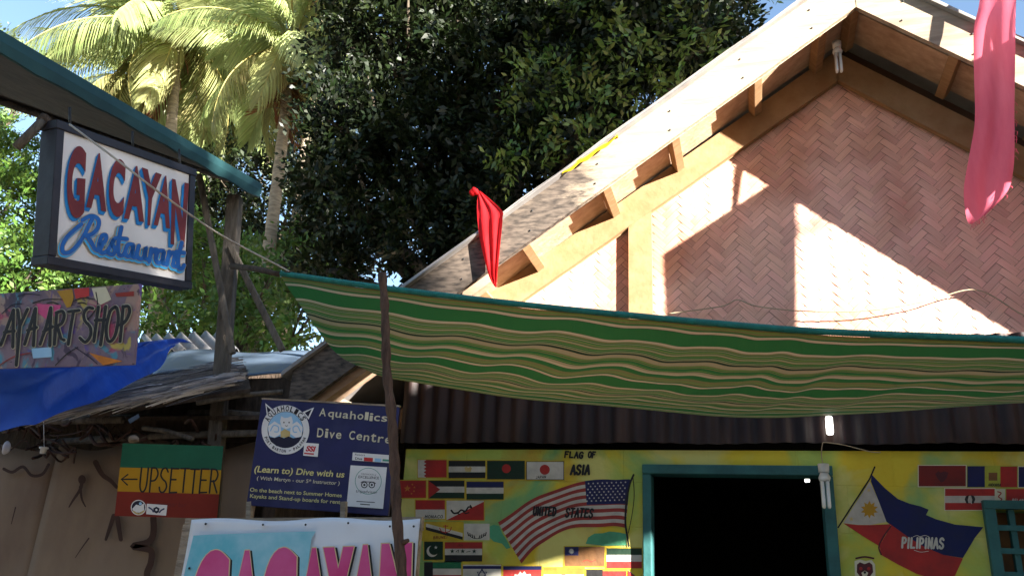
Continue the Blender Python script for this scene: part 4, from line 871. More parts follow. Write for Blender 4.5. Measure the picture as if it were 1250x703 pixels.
# back wall, ceiling and beams: dark inside
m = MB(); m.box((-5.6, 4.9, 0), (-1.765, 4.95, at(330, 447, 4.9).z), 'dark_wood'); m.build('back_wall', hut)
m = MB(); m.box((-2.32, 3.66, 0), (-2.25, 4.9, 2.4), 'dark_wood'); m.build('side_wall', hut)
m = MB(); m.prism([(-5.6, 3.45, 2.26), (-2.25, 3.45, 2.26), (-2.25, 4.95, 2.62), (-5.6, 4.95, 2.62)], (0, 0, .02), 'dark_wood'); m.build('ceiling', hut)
for a, b, r_ in ((at(60, 540, 3.45), at(330, 528, 3.5), .018), (at(-40, 520, 3.4), at(150, 512, 3.4), .02), (at(175, 522, 3.35), at(235, 536, 3.3), .012), (at(240, 492, 3.3), at(345, 478, 3.45), .012), (at(230, 505, 3.5), at(320, 508, 3.6), .02)):
    m = MB(); m.tube([a, a.lerp(b, .5)+Vector((0, 0, .01)), b], r_, 'grey_wood', 7); m.build('roof_pole', hut)
# tangled dead vines along the eave
m = MB()
for k in range(26):
    x = rnd.uniform(-20, 240); y = rnd.uniform(515, 555); q = [at(x+j*rnd.uniform(6, 14), y+rnd.uniform(-9, 12), 3.42+rnd.uniform(-.08, .12)) for j in range(5)]
    m.tube(smooth_path(q, 4), rnd.uniform(.003, .009), 'board_stain', 5)
m.build('dead_vine', hut)
# thatch: many flat split-leaf strips
m = MB(); T0, T1, T2, T3 = at(92, 508, 3.15), at(300, 452, 3.60), at(306, 470, 3.30), at(165, 514, 3.05)
TB0, TB1 = at(120, 478, 3.7), at(300, 440, 3.9)
for k in range(900):
    u, v = rnd.random(), rnd.random()**.8
    a = TB0.lerp(TB1, u).lerp(T0.lerp(T2, u), v); d = (T0-T1).normalized()*rnd.uniform(.6, 1)+Vector((rnd.uniform(-.1, .2), -.25, rnd.uniform(-.14, .05))); Ln = rnd.uniform(.10, .30); d = d.normalized()*Ln
    s_ = Vector((.1, -.6, rnd.uniform(-.4, .6))).normalized()*rnd.uniform(.003, .0075); b = a+d; mid = a.lerp(b, .5)+Vector((0, 0, .008)); z_ = Vector((0, 0, rnd.uniform(0, .03)))
    m.faces([a-s_+z_, a+s_+z_, mid+s_+z_, mid-s_+z_, b+s_*.6+z_, b-s_*.6+z_], [(0, 1, 2, 3), (3, 2, 4, 5)], 'thatch')
a = at(156, 512, 3.0); m.faces([a, a+Vector((.05, 0, .026)), a+Vector((.06, .0, .010)), a+Vector((.016, 0, -.018))], [(0, 1, 2, 3)], 'pale_sheet'); m.build('thatch', hut)
m = MB(); m.prism([at(120, 484, 3.72), at(300, 448, 3.9), at(306, 474, 3.36), at(110, 506, 3.2)], (0, 0, -.02), 'dark_wood'); m.build('thatch_underside', hut)
m = MB(); a, b = at(150, 461, 3.74), at(372, 461, 3.74); m.box((a.x, 3.73, 2.2), (b.x, 3.75, min(a.z, b.z)), 'dark_wood'); m.build('gap_board', hut)  # dark board added to hide the sunlit back wall behind the gap
# pale metal sheet and rusty corrugated sheet
m = MB(); A = [at(186, 457, 3.7), at(372, 458, 3.7), at(395, 428, 4.35), at(208, 433, 4.35)]
m.grid(lambda u, v: (A[0].lerp(A[1], u)).lerp(A[3].lerp(A[2], u), v)+Vector((0, 0, .02*math.sin(u*3+1)*math.sin(v*2)+.012*math.sin(u*9))), 24, 8, 'pale_sheet'); m.build('metal_sheet', hut, solid=.006)
m = MB(); A = [at(190, 431, 4.45), at(292, 430, 4.45), at(270, 407, 5.1), at(172, 412, 5.1)]
m.grid(lambda u, v: (A[0].lerp(A[1], u)).lerp(A[3].lerp(A[2], u), v)+Vector((0, 0, .028*math.sin(u*2*math.pi*6.5))), 90, 4, 'rust_sheet'); m.build('corrugated_sheet', hut, solid=.004)
# electrical bits hanging from the eave
s_ = thing('lamp_socket', 'white lamp socket hanging on a wire under the blue tarp', 'lamp socket', tuple(at(53, 549, 3.2))); c = at(53, 549, 3.2)
m = MB(); m.tube([c+Vector((0, 0, .014)), c+Vector((0, 0, .006)), c+Vector((0, 0, .004)), c-Vector((0, 0, .017))], [.020, .020, .014, .013], 'plastic_white', 14); m.build('socket_body', s_)
m = MB(); m.tube([c+Vector((0, 0, .014)), at(53, 505, 3.2)], .0018, 'plastic_white', 5); m.build('cord', s_)
def lump(name, label, cat, c, r, mt, sc=(1, 1, 1)):
    bm = bmesh.new(); bmesh.ops.create_icosphere(bm, subdivisions=3, radius=r); m = MB()
    m.faces([Vector(c)+Vector((v.co.x*sc[0], v.co.y*sc[1], v.co.z*sc[2]))*(1+.14*math.sin(v.co.x*70/r*.03+v.co.z*99)+.08*math.sin(v.co.y*150)) for v in bm.verts], [[v.index for v in f.verts] for f in bm.faces], mt, True); bm.free(); return tag(m.build(name), label, cat)
lump('dried_shell', 'mottled round shell hanging at the far left eave', 'shell', at(7, 547, 3.25), .024, 'thatch', (.9, .6, 1.35))
lump('coconut_husk', 'pale round husk perched on the green striped board', 'husk', at(162, 536, 3.15), .022, 'weathered_plank', (1.2, .8, .8))

# blue tarp over the hut roof
m = MB(); A = smooth_path([at(-220, 430, 2.7), at(0, 442, 2.75), at(130, 428, 3.0), at(200, 413, 3.6), at(238, 418, 3.9)], 8); B = smooth_path([at(-220, 575, 2.62), at(0, 527, 2.68), at(60, 511, 2.74), at(140, 478, 2.95), at(196, 448, 3.35)], 8)
m.grid(lambda u, v: ip(A, u).lerp(ip(B, u), v)+Vector((0, -.04*math.sin(math.pi*v)+.006*math.sin(v*13+u*9), .03*math.sin(math.pi*v)+.006*math.sin(u*24+v*7)+.008*abs(math.sin(u*31-v*11))*math.sin(math.pi*v))), 110, 26, 'blue_tarp')
tag(m.build('blue_tarp'), 'crumpled bright blue tarp draped over the hut roof at left', 'tarp')

# ------------------------------------------------------------------ signs on the hut front
ups = thing('bar_sign', 'green, yellow and red board reading UPSETTER with a left arrow', 'sign', tuple(at(205, 585, 3.12)))
def sign_axes(TL, TR, BR, BL):
    c = (TL+TR+BR+BL)/4; a = ((TR-TL)+(BR-BL)).normalized(); u = (TL-BL)+(TR-BR); u = (u-a*u.dot(a)).normalized(); return c, a, u, a.cross(u), ((TR-TL).length+(BR-BL).length)/2, ((TL-BL).length+(TR-BR).length)/2
cU, aU, uU, nU, wU, hU = sign_axes(at(149, 540, 3.05), at(271, 545, 3.18), at(267, 632, 3.235), at(141, 630, 3.10))
m = MB(); m.obox(cU-nU*.009, aU*wU/2, uU*hU/2, nU*.008, 'dark_wood'); m.build('panel', ups)
cvU = Canvas(cU, aU, uU, nU, .00006); zu = zoomed(0, 520, 3.84)
p = Paint(cvU, zu, 0)
for q, mm in (((-.5, .5, .165), 'rasta_green'), ((-.5, .165, -.165), 'rasta_yellow'), ((-.5, -.165, -.5), 'rasta_red')):
    p.fill2([(-wU/2, q[1]*hU), (wU/2, q[1]*hU), (wU/2, q[2]*hU), (-wU/2, q[2]*hU)], mm, 1)
p.build('colour_band', ups)
p = Paint(cvU, zu, 4); p.hand('UPSETTER', (650, 306), (1018, 313), 112, 'ink', 8, .08, 11, .12); p.build('lettering', ups); p = Paint(cvU, zu, 4); p.stroke([(570, 248), (643, 248)], 7, 'ink', sm=False); p.stroke([(600, 226), (570, 248), (598, 274)], 7, 'ink', sm=False); p.build('arrow', ups); p = Paint(cvU, zu, 4); p.text('summer bar', (735, 372), (872, 378), 22, 'p_dkred', .02, .2); p.build('lettering', ups)
p = Paint(cvU, zu, 34); p.disc(651, 380, 36, 'white'); p.disc(651, 380, 32, 'logo_dark'); p.fill([(622, 386), (640, 366), (660, 372), (676, 360), (678, 392), (655, 404), (630, 402)], 'white'); p.stroke([(628, 398), (652, 410), (676, 396)], 7, 'gold'); p.disc(660, 362, 7, 'pale_blue'); p.build('sticker', ups)
p = Paint(cvU, zu, 34); p.fill([(690, 362), (786, 369), (780, 418), (687, 411)], 'white'); p.fill([(735, 376), (750, 384), (746, 402), (734, 408), (722, 400), (720, 384)], 'logo_dark'); p.stroke([(700, 380), (715, 390), (720, 400)], 7, 'navy_panel'); p.stroke([(770, 386), (756, 394), (750, 402)], 7, 'navy_panel'); p.disc(735, 391, 5, 'white'); p.build('sticker', ups)

aq = thing('dive_centre_sign', 'dark blue board reading Aquaholics Dive Centre with a round cat logo', 'sign', tuple(at(390, 560, 3.15)))
cQ, aQ, uQ, nQ, wQ, hQ = sign_axes(at(318.5, 487, 3.09), at(489, 497, 3.18), at(472, 629, 3.21), at(301, 617, 3.12))
m = MB(); m.obox(cQ-nQ*.011, aQ*wQ/2, uQ*hQ/2, nQ*.01, 'navy_panel'); m.build('panel', aq, bevel=.003)
m = MB(); m.obox(cQ-nQ*.011+uQ*(hQ/2+.004), aQ*(wQ/2), uQ*.0035, nQ*.012, 'weathered_plank'); m.build('edge_strip', aq)
cvQ = Canvas(cQ, aQ, uQ, nQ, .00006); zq = zoomed(290, 480, 4.395)
p = Paint(cvQ, zq, 0); rr = random.Random(3)
for wd_, x0, y0, x1, y1, h in (('Aquaholics', 440, 122, 812, 155, 42), ('Dive', 428, 232, 565, 246, 48), ('Centre', 600, 246, 830, 270, 46)):
    p = Paint(cvQ, zq, 0); ws = [.62 if c in 'il' else 1.15 if c in 'AD' else 1 for c in wd_]; tot = sum(ws); acc = 0
    for c, w_ in zip(wd_, ws):
        s0, s1 = acc/tot, (acc+w_*.78)/tot; acc += w_; xa, xb = x0+(x1-x0)*s0, x0+(x1-x0)*s1; ya = y0+(y1-y0)*s0+rr.uniform(-2, 2)
        tall = c in 'AqDChlit'; top = h if c in 'AqDChlbit' else h*.68; low = h*.28 if c == 'q' else 0
        if c == 'q': top = h*.68
        p.glyph_quad(c, ((xa+3, ya-top), (xb+3, ya-top+2), (xb-2, ya+low+2), (xa-2, ya+low)), 'cream', .012)
    p.build('lettering', aq)
p = Paint(cvQ, zq, 30); p.text('(Learn to) Dive with us', (90, 420), (572, 450), 34, 'pale_yellow', .018, .18); p.build('lettering', aq)
p = Paint(cvQ, zq, 32); p.text('( With Martyn - our 5* Instructor )', (105, 462), (548, 490), 20, 'cream', .008, .1); p.build('lettering', aq)
p = Paint(cvQ, zq, 34); p.text('On the beach next to Summer Homes', (68, 525), (560, 556), 21, 'pale_yellow', .014, .05); p.build('lettering', aq); p = Paint(cvQ, zq, 34); p.text('Kayaks and Stand-up boards for rent', (68, 558), (552, 592), 21, 'pale_yellow', .014, .05); p.build('lettering', aq)
p = Paint(cvQ, zq, 2)
p.fill([(150, 52), (200, 95), (160, 130)], 'white'); p.fill([(412, 75), (350, 100), (382, 140)], 'white'); p.fill([(156, 66), (186, 94), (164, 112)], 'logo_dark'); p.fill([(400, 84), (362, 104), (380, 126)], 'logo_dark')
p.disc(258, 195, 128, 'white', 48, 132); p.disc(258, 195, 96, 'logo_dark', 40, 98); p.fill([(258+94*math.cos(a_/20*math.pi+math.pi), 195+96*math.sin(a_/20*math.pi+math.pi)) for a_ in range(21)]+[(340, 240), (176, 240)], 'pale_blue')
p.fill([(165, 175), (200, 150), (232, 170), (236, 215), (200, 238), (170, 225)], 'white'); p.fill([(350, 180), (320, 150), (288, 170), (282, 215), (318, 240), (345, 228)], 'white'); p.stroke([(178, 200), (195, 172), (220, 180), (218, 205), (200, 205)], 6, 'pale_blue'); p.stroke([(338, 205), (322, 175), (300, 182), (302, 206), (318, 208)], 6, 'pale_blue')
p.fill([(232, 205), (255, 190), (284, 205), (282, 236), (232, 236)], 'gold'); p.fill([(230, 148), (236, 122), (252, 132), (272, 130), (290, 122), (298, 150), (292, 180), (262, 192), (236, 180)], 'white')
p.disc(250, 156, 4, 'ink'); p.disc(278, 156, 4, 'ink'); p.stroke([(258, 172), (264, 176), (270, 172)], 3, 'ink')
p.fill([(168, 232), (200, 238), (225, 230), (250, 240), (275, 230), (300, 240), (346, 232), (330, 262), (300, 284), (255, 292), (210, 282), (180, 258)], 'logo_dark')
for txt, a0, a1, rad, flip in (('AQUAHOLICS', -150, -32, 112, 1), ('PORT BARTON - PALAWAN', 158, 24, 112, -1)):
    for k, c in enumerate(txt):
        if c == ' ': continue
        a_ = R(a0+(a1-a0)*k/(len(txt)-1)); ct = Vector((258+rad*math.cos(a_), 195+rad*1.02*math.sin(a_))); rd = Vector((math.cos(a_), math.sin(a_)))*flip; tg = Vector((-math.sin(a_), math.cos(a_)))*flip
        hh, ww = (15, 9) if flip == 1 else (8, 5.2)
        if c == '-': hh = 2
        q = [ct-tg*ww+rd*hh, ct+tg*ww+rd*hh, ct+tg*ww-rd*hh, ct-tg*ww-rd*hh]; p.glyph_quad(c, [tuple(v) for v in q], 'ink', .03)
p.build('logo', aq)
p = Paint(cvQ, zq, 40); p.fill([(360, 264), (438, 270), (432, 340), (354, 333)], 'white'); p.text('SSI', (366, 308), (414, 312), 28, 'sticker_red', .05, .25); p.fill([(360, 317), (412, 321), (411, 329), (359, 325)], 'sticker_red'); p.build('sticker', aq)
p = Paint(cvQ, zq, 40); p.fill([(620, 316), (830, 332), (828, 374), (616, 358)], 'white'); p.fill([(680, 342), (728, 346), (727, 366), (679, 362)], 'sticker_red'); p.fill([(738, 347), (772, 350), (771, 369), (737, 366)], 'pale_blue'); p.text('Dive', (632, 354), (670, 357), 13, 'ink', .02); p.text('Resort', (632, 332), (686, 336), 11, 'ink', .0); p.fill([(780, 352), (822, 355), (821, 366), (779, 363)], 'sticker_green'); p.build('sticker', aq)
p = Paint(cvQ, zq, 40); p.fill([(608, 385), (803, 396), (782, 618), (586, 604)], 'white'); p.ring(703, 470, 70, 3, 'sticker_green'); p.text('CERTIFICATE of', (664, 436), (745, 441), 9, 'ink'); p.text('EXCELLENCE', (650, 453), (760, 460), 14, 'ink', .015)
for x in (682, 722): p.ring(x, 490, 15, 5, 'ink'); p.disc(x, 490, 6, 'ink')
p.stroke([(664, 478), (676, 472), (700, 474), (728, 475), (742, 482)], 4, 'ink'); p.text('tripadvisor', (636, 530), (752, 538), 17, 'ink', .0); p.fill([(640, 576), (738, 582), (738, 586), (640, 580)], 'ink'); p.fill([(660, 590), (712, 594), (712, 599), (660, 595)], 'ink'); p.build('certificate', aq)
for px in (305, 420):
    m = MB(); m.bar(at(px, 612, 3.13), at(px-1, 640, 3.13), .022, .02, 'weathered_plank'); m.build('peg', aq)

ban = thing('restaurant_banner', 'white and cyan vinyl banner with large pink lettering GACAYAN', 'banner', (-1.8, 3.0, 0))
TL, TR = at(234, 634, 2.98), at(514, 633, 3.02); BZ = .95
def bfn(u, v):
    top = TL.lerp(TR, u); bot = Vector((top.x-.02, top.y, BZ)); q = top.lerp(bot, v); q.y += .006*math.sin(u*17)*(1-v)+.004*math.sin(v*9+u*5); q.z += (1-v)*.006*math.sin(u*12.6); return q
m = MB(); m.grid(bfn, 70, 40, 'banner_white'); m.build('vinyl_sheet', ban, solid=.003)
cB = Canvas(Vector(((TL.x+TR.x)/2, (TL.y+TR.y)/2-.014, 1.5)), (TR-TL), (0, 0, 1), Vector(((TR-TL).normalized().y, -(TR-TL).normalized().x, 0)), .00008); zbn = zoomed(220, 620, 4.032)
cB.n = cB.ax.cross(cB.up)
p = Paint(cB, zbn, 0); p.fill([(62, 115), (150, 113), (545, 114), (660, 116), (640, 150), (620, 335), (600, 800), (5, 800), (15, 335)], 'banner_cyan'); p.build('cyan_print', ban)
BL_ = [('G', ((75, 190), (245, 190), (235, 700), (40, 700))), ('A', ((272, 198), (385, 198), (405, 700), (215, 700))), ('C', ((408, 190), (572, 190), (575, 700), (400, 700))), ('A', ((605, 198), (705, 198), (750, 700), (560, 700))), ('Y', ((700, 198), (850, 198), (840, 700), (715, 700))), ('A', ((850, 192), (962, 192), (985, 700), (812, 700))), ('N', ((985, 190), (1135, 190), (1135, 700), (970, 700)))]
for mt, bd, l0, dx, dy in (('ink', .125, 2, 9, 6), ('letter_rim', .115, 14, 0, 0), ('magenta', .085, 28, 0, 0)):
    p = Paint(cB, zbn, l0)
    for ch_, q in BL_:
        g_ = {.125: 5, .115: 5, .085: 0}[bd]; q2 = [(q[0][0]-g_, q[0][1]-g_), (q[1][0]+g_, q[1][1]-g_), (q[2][0]+g_, q[2][1]), (q[3][0]-g_, q[3][1])]
        p.glyph_quad(ch_, q2, mt, bd, dx, dy)
    p.build('lettering', ban)
for px, py in ((251, 639), (321, 640), (373, 640), (425, 638), (476, 642), (505, 642), (231, 693)):
    m = MB(); m.tube([at(px, py, 2.985), at(px, py, 2.955)], .0045, 'black_cable', 8); m.build('nail', ban)
m = MB(); m.bar(at(228, 640, 3.06), at(516, 639, 3.09), .05, .03, 'weathered_plank', up=(0, -1, 0)); a = at(232, 640, 3.06); m.bar(a, Vector((a.x-.02, a.y, 0)), .045, .03, 'weathered_plank'); b = at(508, 640, 3.09); m.bar(b, Vector((b.x, b.y, 0)), .045, .03, 'weathered_plank'); m.build('batten', ban)

# ------------------------------------------------------------------ coconut palms
def frond_mesh(name, seed, Ln=3.0, mt='frond', droop=1., ragged=0.):
    r_ = random.Random(seed); m = MB(); n = 30; P = []
    for k in range(n+1):
        t = k/n; P.append(Vector((Ln*(t-.10*droop*t**3), .06*math.sin(t*3+seed), Ln*(.10*t-.46*droop*t**2.3))))
    m.tube(P, [.030*(1-.85*k/n) for k in range(n+1)], 'rachis', 5, False)
    for k in range(3, n+1):
        for sub in range(3):
            t = min(1, (k+sub/3)/n); q = t*n; i = min(int(q), n-1); p = P[i].lerp(P[i+1], q-i); d = (P[i+1]-P[i]).normalized()
            for sg in (-1, 1):
                if r_.random() < ragged: continue
                L_ = (.80*math.sin(math.pi*min(1, .16+t*.80))**.7+.10)*(.9+.2*r_.random())*Ln/3.2
                side = Vector((0, sg, 0)); dn = Vector((0, 0, -1))
                dv = (side*(.75-.25*t)+d*(.45+.4*t)+dn*(.25+.25*r_.random())).normalized(); wv = (d*.9+dn*.5-dv*(d*.9+dn*.5).dot(dv)).normalized()*.0155
                a = p; b = p+dv*L_*.45; c_ = p+dv*L_*.78+dn*L_*(.10+.14*droop); e = p+dv*L_*.92+dn*L_*(.32+.18*droop)
                m.faces([a-wv*.6, a+wv*.6, b+wv, b-wv, c_+wv*.75, c_-wv*.75, e], [(0, 1, 2, 3), (3, 2, 4, 5), (5, 4, 6)], mt)
    o = m.build(name); me = o.data; bpy.data.objects.remove(o); return me
FR = [frond_mesh('frond', k, 3.1, 'frond', .8+.14*k) for k in range(4)]
FO = [frond_mesh('frond', 10+k, 2.8, 'frond_old', 1.2, .15) for k in range(2)]
FD = [frond_mesh('frond', 20+k, 2.2, 'frond_dead', 1.35, .55) for k in range(2)]
def palm(label, top, base, r0, fronds, seed, deads=7, sc=1.):
    r_ = random.Random(seed); t = thing('coconut_palm', label, 'palm', tuple(base), 'coconut palms behind the signs')
    top = Vector(top); base = Vector(base); n = 46; P = []
    for k in range(n+1):
        q = k/n; P.append(base.lerp(top, q)+Vector((math.sin(q*2.6)*.18, math.cos(q*2)*.1, 0)))
    m = MB(); rr_ = [(r0*(1.25-.45*k/n)+(.012 if k % 2 else 0)) for k in range(n+1)]; m.tube(P, rr_, 'trunk_palm', 12); m.build('trunk', t)
    m = MB()
    for k in range(9):
        a = r_.uniform(0, 6.3); c = P[-1]+Vector((math.cos(a)*.24, math.sin(a)*.24, r_.uniform(-.5, -.25))); m.tube([c+Vector((0, 0, .12)), c+Vector((0, 0, .06)), c-Vector((0, 0, .06)), c-Vector((0, 0, .13))], [.04, .12, .12, .03], 'frond_old', 8)
    m.build('coconut_cluster', t)
    for k, (az, el, s) in enumerate(fronds):
        kind = FR if el > -25 else FO if el > -50 else FD
        f = bpy.data.objects.new('frond', r_.choice(kind)); COL.objects.link(f); f.parent = t
        f.location = P[-1]-base+Vector((0, 0, .05)); f.rotation_euler = (R(r_.uniform(-18, 18)), -R(el), R(az)); f.scale = (s*sc,)*3
    return t
def fr_set(seed, n, extra=()):
    r_ = random.Random(seed); out = []
    for k in range(n):
        ring = k/n; out.append((k*137.5+r_.uniform(-12, 12), 68-118*ring**1.1+r_.uniform(-8, 8), r_.uniform(.85, 1.1)))
    return out+list(extra)
p1 = at(214, 40, 12.5)
palm('tall coconut palm with sunlit yellow green fronds above the restaurant sign', p1, (at(232, 260, 12.5).x+.1, 12.5, 0), .12, fr_set(4, 34, [(190, -40, .9), (300, -62, .9), (250, -45, .8)]), 4, sc=1.12)
p2 = at(352, 62, 11.0)
palm('coconut palm with pale leaning trunk and brown dead fronds left of the dark tree', p2, (at(318, 420, 11.0).x-.25, 11.0, 0), .105, fr_set(9, 24, [(200, -66, .9), (260, -72, .95), (320, -70, .9), (20, -74, .9), (80, -68, .8), (290, -78, 1.0), (230, -80, .9)]), 9, sc=.8)
p3 = at(262, 128, 16.5)
palm('farther coconut palm half hidden under the tall palm', p3, (p3.x+.3, 16.5, 0), .14, fr_set(15, 20, [(200, -60, 1), (290, -65, 1), (330, -68, 1), (250, -72, 1)]), 15, sc=.95)
p4 = at(160, 95, 19.0)
palm('farthest coconut palm with dull fronds left of the tall palm', p4, (p4.x-.2, 19.0, 0), .14, fr_set(22, 18, [(260, -60, 1)]), 22, sc=.95)
p5 = at(392, -30, 14.0)
palm('coconut palm rising out of the picture above the pale trunk', p5, (p5.x+.3, 14.0, 0), .14, fr_set(31, 18, [(250, -60, 1), (300, -64, 1)]), 31, sc=.9)
p6 = at(-95, -75, 12.0)
palm('coconut palm whose frond tips dip in at the top left corner', p6, (p6.x-1.2, 12.0, 0), .14, fr_set(37, 16), 37, sc=.75)

# ------------------------------------------------------------------ leafy trees
def leaf_cloud(name, blobs, count, size, mt, parent, seed, inner=.35, pinn=9, flat=.5):
    """sprigs of leaves through the volume of several uneven lobes; blobs = (centre, radii)"""
    g = np.random.default_rng(seed); loc = np.array(WL[parent.name])
    vol = np.array([b[1][0]*b[1][1]*b[1][2] for b in blobs]); n_s = np.maximum(1, (count/pinn*vol**.75/(vol**.75).sum()).astype(int))
    V = []; 
    for (c, rad), k in zip(blobs, n_s):
        d = g.normal(size=(k, 3)); d /= np.linalg.norm(d, axis=1)[:, None]
        rr_ = (inner+(1-inner)*g.random(k)**.45)*(1+.22*np.sin(d[:, 0]*6+c[0])*np.sin(d[:, 2]*7+c[2])+.10*g.normal(size=k))
        P = np.array(c)+d*rr_[:, None]*np.array(rad)
        tw = d+g.normal(size=(k, 3))*.8+np.array([0, 0, -.15]); tw /= np.linalg.norm(tw, axis=1)[:, None]
        s1 = np.cross(tw, g.normal(size=(k, 3))); s1 /= np.linalg.norm(s1, axis=1)[:, None]
        for j in range(pinn):
            t = (j//2)/(pinn/2); sg = 1 if j % 2 else -1
            if j == pinn-1: sg = 0
            sz = size*(.75+.5*g.random(k))*(1-.25*t)
            base = P+tw*(t*size*2.6)[..., None] if np.ndim(t) else P+tw*t*size*2.6
            dv = s1*sg*.9+tw*(.55 if sg else 1.)+g.normal(size=(k, 3))*.22; dv /= np.linalg.norm(dv, axis=1)[:, None]
            wv = np.cross(dv, np.cross(tw, s1)+g.normal(size=(k, 3))*.5); wv /= np.linalg.norm(wv, axis=1)[:, None]
            nr = np.cross(dv, wv)
            a = base; L_ = sz[:, None]
            q = np.stack([a, a+dv*L_*.45+wv*L_*.23+nr*L_*.05, a+dv*L_-nr*L_*.06, a+dv*L_*.45-wv*L_*.23+nr*L_*.05], 1)
            V.append(q.reshape(-1, 3))
    V = np.concatenate(V)-loc; nf = len(V)//4
    me = bpy.data.meshes.new(name); me.vertices.add(len(V)); me.vertices.foreach_set('co', V.ravel().astype(np.float32))
    me.loops.add(len(V)); me.loops.foreach_set('vertex_index', np.arange(len(V), dtype=np.int32)); me.polygons.add(nf); me.polygons.foreach_set('loop_start', np.arange(nf, dtype=np.int32)*4)
    me.update(); me.validate(); me.materials.append(MATS[mt]); o = bpy.data.objects.new(name, me); COL.objects.link(o); o.parent = parent; WL[o.name] = WL[parent.name].copy(); return o
def tree(name, label, base, blobs, count, size, mt, seed, trunk_r=.14, group=None, inner=.35, pinn=9, cat='tree'):
    t = thing(name, label, cat, tuple(base), group); r_ = random.Random(seed); base = Vector(base)
    top = Vector(np.mean([b[0] for b in blobs], axis=0)); m = MB(); fork = base.lerp(Vector((top.x, top.y, base.z+(top.z-base.z)*.55)), 1)
    m.tube(smooth_path([base, base.lerp(fork, .5)+Vector((r_.uniform(-.15, .15), r_.uniform(-.1, .1), 0)), fork], 6), [trunk_r*(1.2-.5*k/12) for k in range(13)], 'bark', 10)
    for c, rad in blobs:
        c = Vector(c); mid = fork.lerp(c, .5)+Vector((r_.uniform(-.2, .2), r_.uniform(-.2, .2), r_.uniform(-.1, .2)))
        m.tube(smooth_path([fork-Vector((0, 0, .1)), mid, c], 5), [trunk_r*(.55-.45*k/10) for k in range(11)], 'bark', 7)
        for q in range(4):
            e = c+Vector((r_.uniform(-1, 1)*rad[0]*.8, r_.uniform(-1, 1)*rad[1]*.8, r_.uniform(-.6, 1)*rad[2]*.8)); m.tube([mid.lerp(c, .6), mid.lerp(c, .6).lerp(e, .5)+Vector((0, 0, .06)), e], [trunk_r*.22, trunk_r*.14, trunk_r*.04], 'bark', 5)
    m.build('trunk', t); leaf_cloud('crown', blobs, count, size, mt, t, seed, inner, pinn); return t
def B(px, py, Y, rx, rz=None, ry=None):
    return (tuple(at(px, py, Y)), (rx, ry or rx, rz or rx*.85))
dark = [B(470, 40, 9.6, 1.05), B(560, -40, 9.8, 1.2), B(440, 150, 9.4, .85), B(430, 260, 9.3, .7, .6), B(520, 190, 9.5, 1.0), B(600, 90, 9.7, 1.1), B(520, 290, 9.3, .75), B(620, 220, 9.2, .8), B(690, 60, 9.5, 1.05), B(700, 160, 9.0, .75), B(770, 70, 9.1, .85), B(810, 10, 9.4, .85), B(850, 60, 9.0, .55), B(690, -60, 10, 1.2), B(480, -60, 10.3, 1.0), B(390, 215, 9.5, .45, .4), B(860, -20, 9.6, .7), B(905, 55, 9.2, .28, .35), B(610, 290, 9.0, .5), B(400, 330, 9.3, .5, .4)]
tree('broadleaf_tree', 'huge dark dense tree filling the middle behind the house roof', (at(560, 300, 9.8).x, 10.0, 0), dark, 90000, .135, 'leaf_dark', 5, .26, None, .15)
big = [o for o in COL.objects if o.type == 'EMPTY' and o.name.startswith('broadleaf_tree')][0]
leaf_cloud('sun_tint_sprays', [B(715, 140, 8.45, .55, .5), B(760, 70, 8.4, .5, .55), B(660, 90, 8.6, .45, .5), B(650, 200, 8.5, .35, .4), B(840, 60, 8.5, .4, .4), B(770, 0, 8.7, .5, .35), B(690, 20, 8.8, .4, .4)], 2600, .13, 'leaf_sun_tint', big, 41, .3)  # lighter leaves added on the sunny side; the sun is in their colour
bright = [B(-20, 240, 13, 1.2), B(40, 330, 12.6, 1.0), B(-60, 340, 12.4, 1.3), B(30, 200, 14, .9), B(-50, 150, 14, 1.2)]
tree('broadleaf_tree', 'bright sunlit bushy tree at the left edge behind the hanging sign', (at(-10, 340, 13).x, 13, 0), bright, 15000, .17, 'leaf_bright', 6, .18, 'bushy trees behind the signs', .3)
tree('broadleaf_tree', 'pale hazy tree crown at the top left corner', (at(-10, 80, 24).x, 24, 0), [B(0, 75, 24, 1.6), B(-50, 110, 24, 2.2), B(25, 110, 23.5, 1.1)], 6000, .24, 'leaf_far', 8, .2, None, .3)
under = [B(250, 320, 12.0, .9), B(330, 345, 10.4, .6, .5), B(380, 385, 9.6, .5, .45), B(190, 330, 13, 1.0), B(300, 400, 10.5, .7), B(370, 320, 11.6, .7), B(240, 400, 11, .9)]
und2 = [B(300, 220, 15.5, 1.1), B(250, 260, 16, 1.2), B(350, 280, 15, 1.0), B(300, 330, 15, 1.2), B(370, 200, 15.5, .8), B(340, 150, 17, .8), B(240, 190, 17.5, 1.0), B(400, 300, 14, .9)]
tree('broadleaf_tree', 'dark leafy tree filling the gap behind the pale palm trunk', (at(310, 330, 15.5).x, 15.5, 0), und2, 15000, .17, 'leaf_dark', 19, .16, None, .2)
tree('broadleaf_tree', 'low green bushy tree under the palms between shed post and tarp', (at(290, 420, 11.5).x, 11.5, 0), under, 11000, .15, 'leaf_bright', 9, .14, 'bushy trees behind the signs', .3)
tree('broadleaf_tree', 'dim green bushy tree behind the art shop board', (at(120, 340, 15).x, 15, 0), [B(110, 300, 15, 1.5), B(190, 250, 16, 1.2), B(60, 380, 14.5, 1.3), B(150, 390, 14, 1.2), B(220, 230, 17, 1.1)], 10000, .18, 'leaf_bright', 10, .18, 'bushy trees behind the signs', .3)
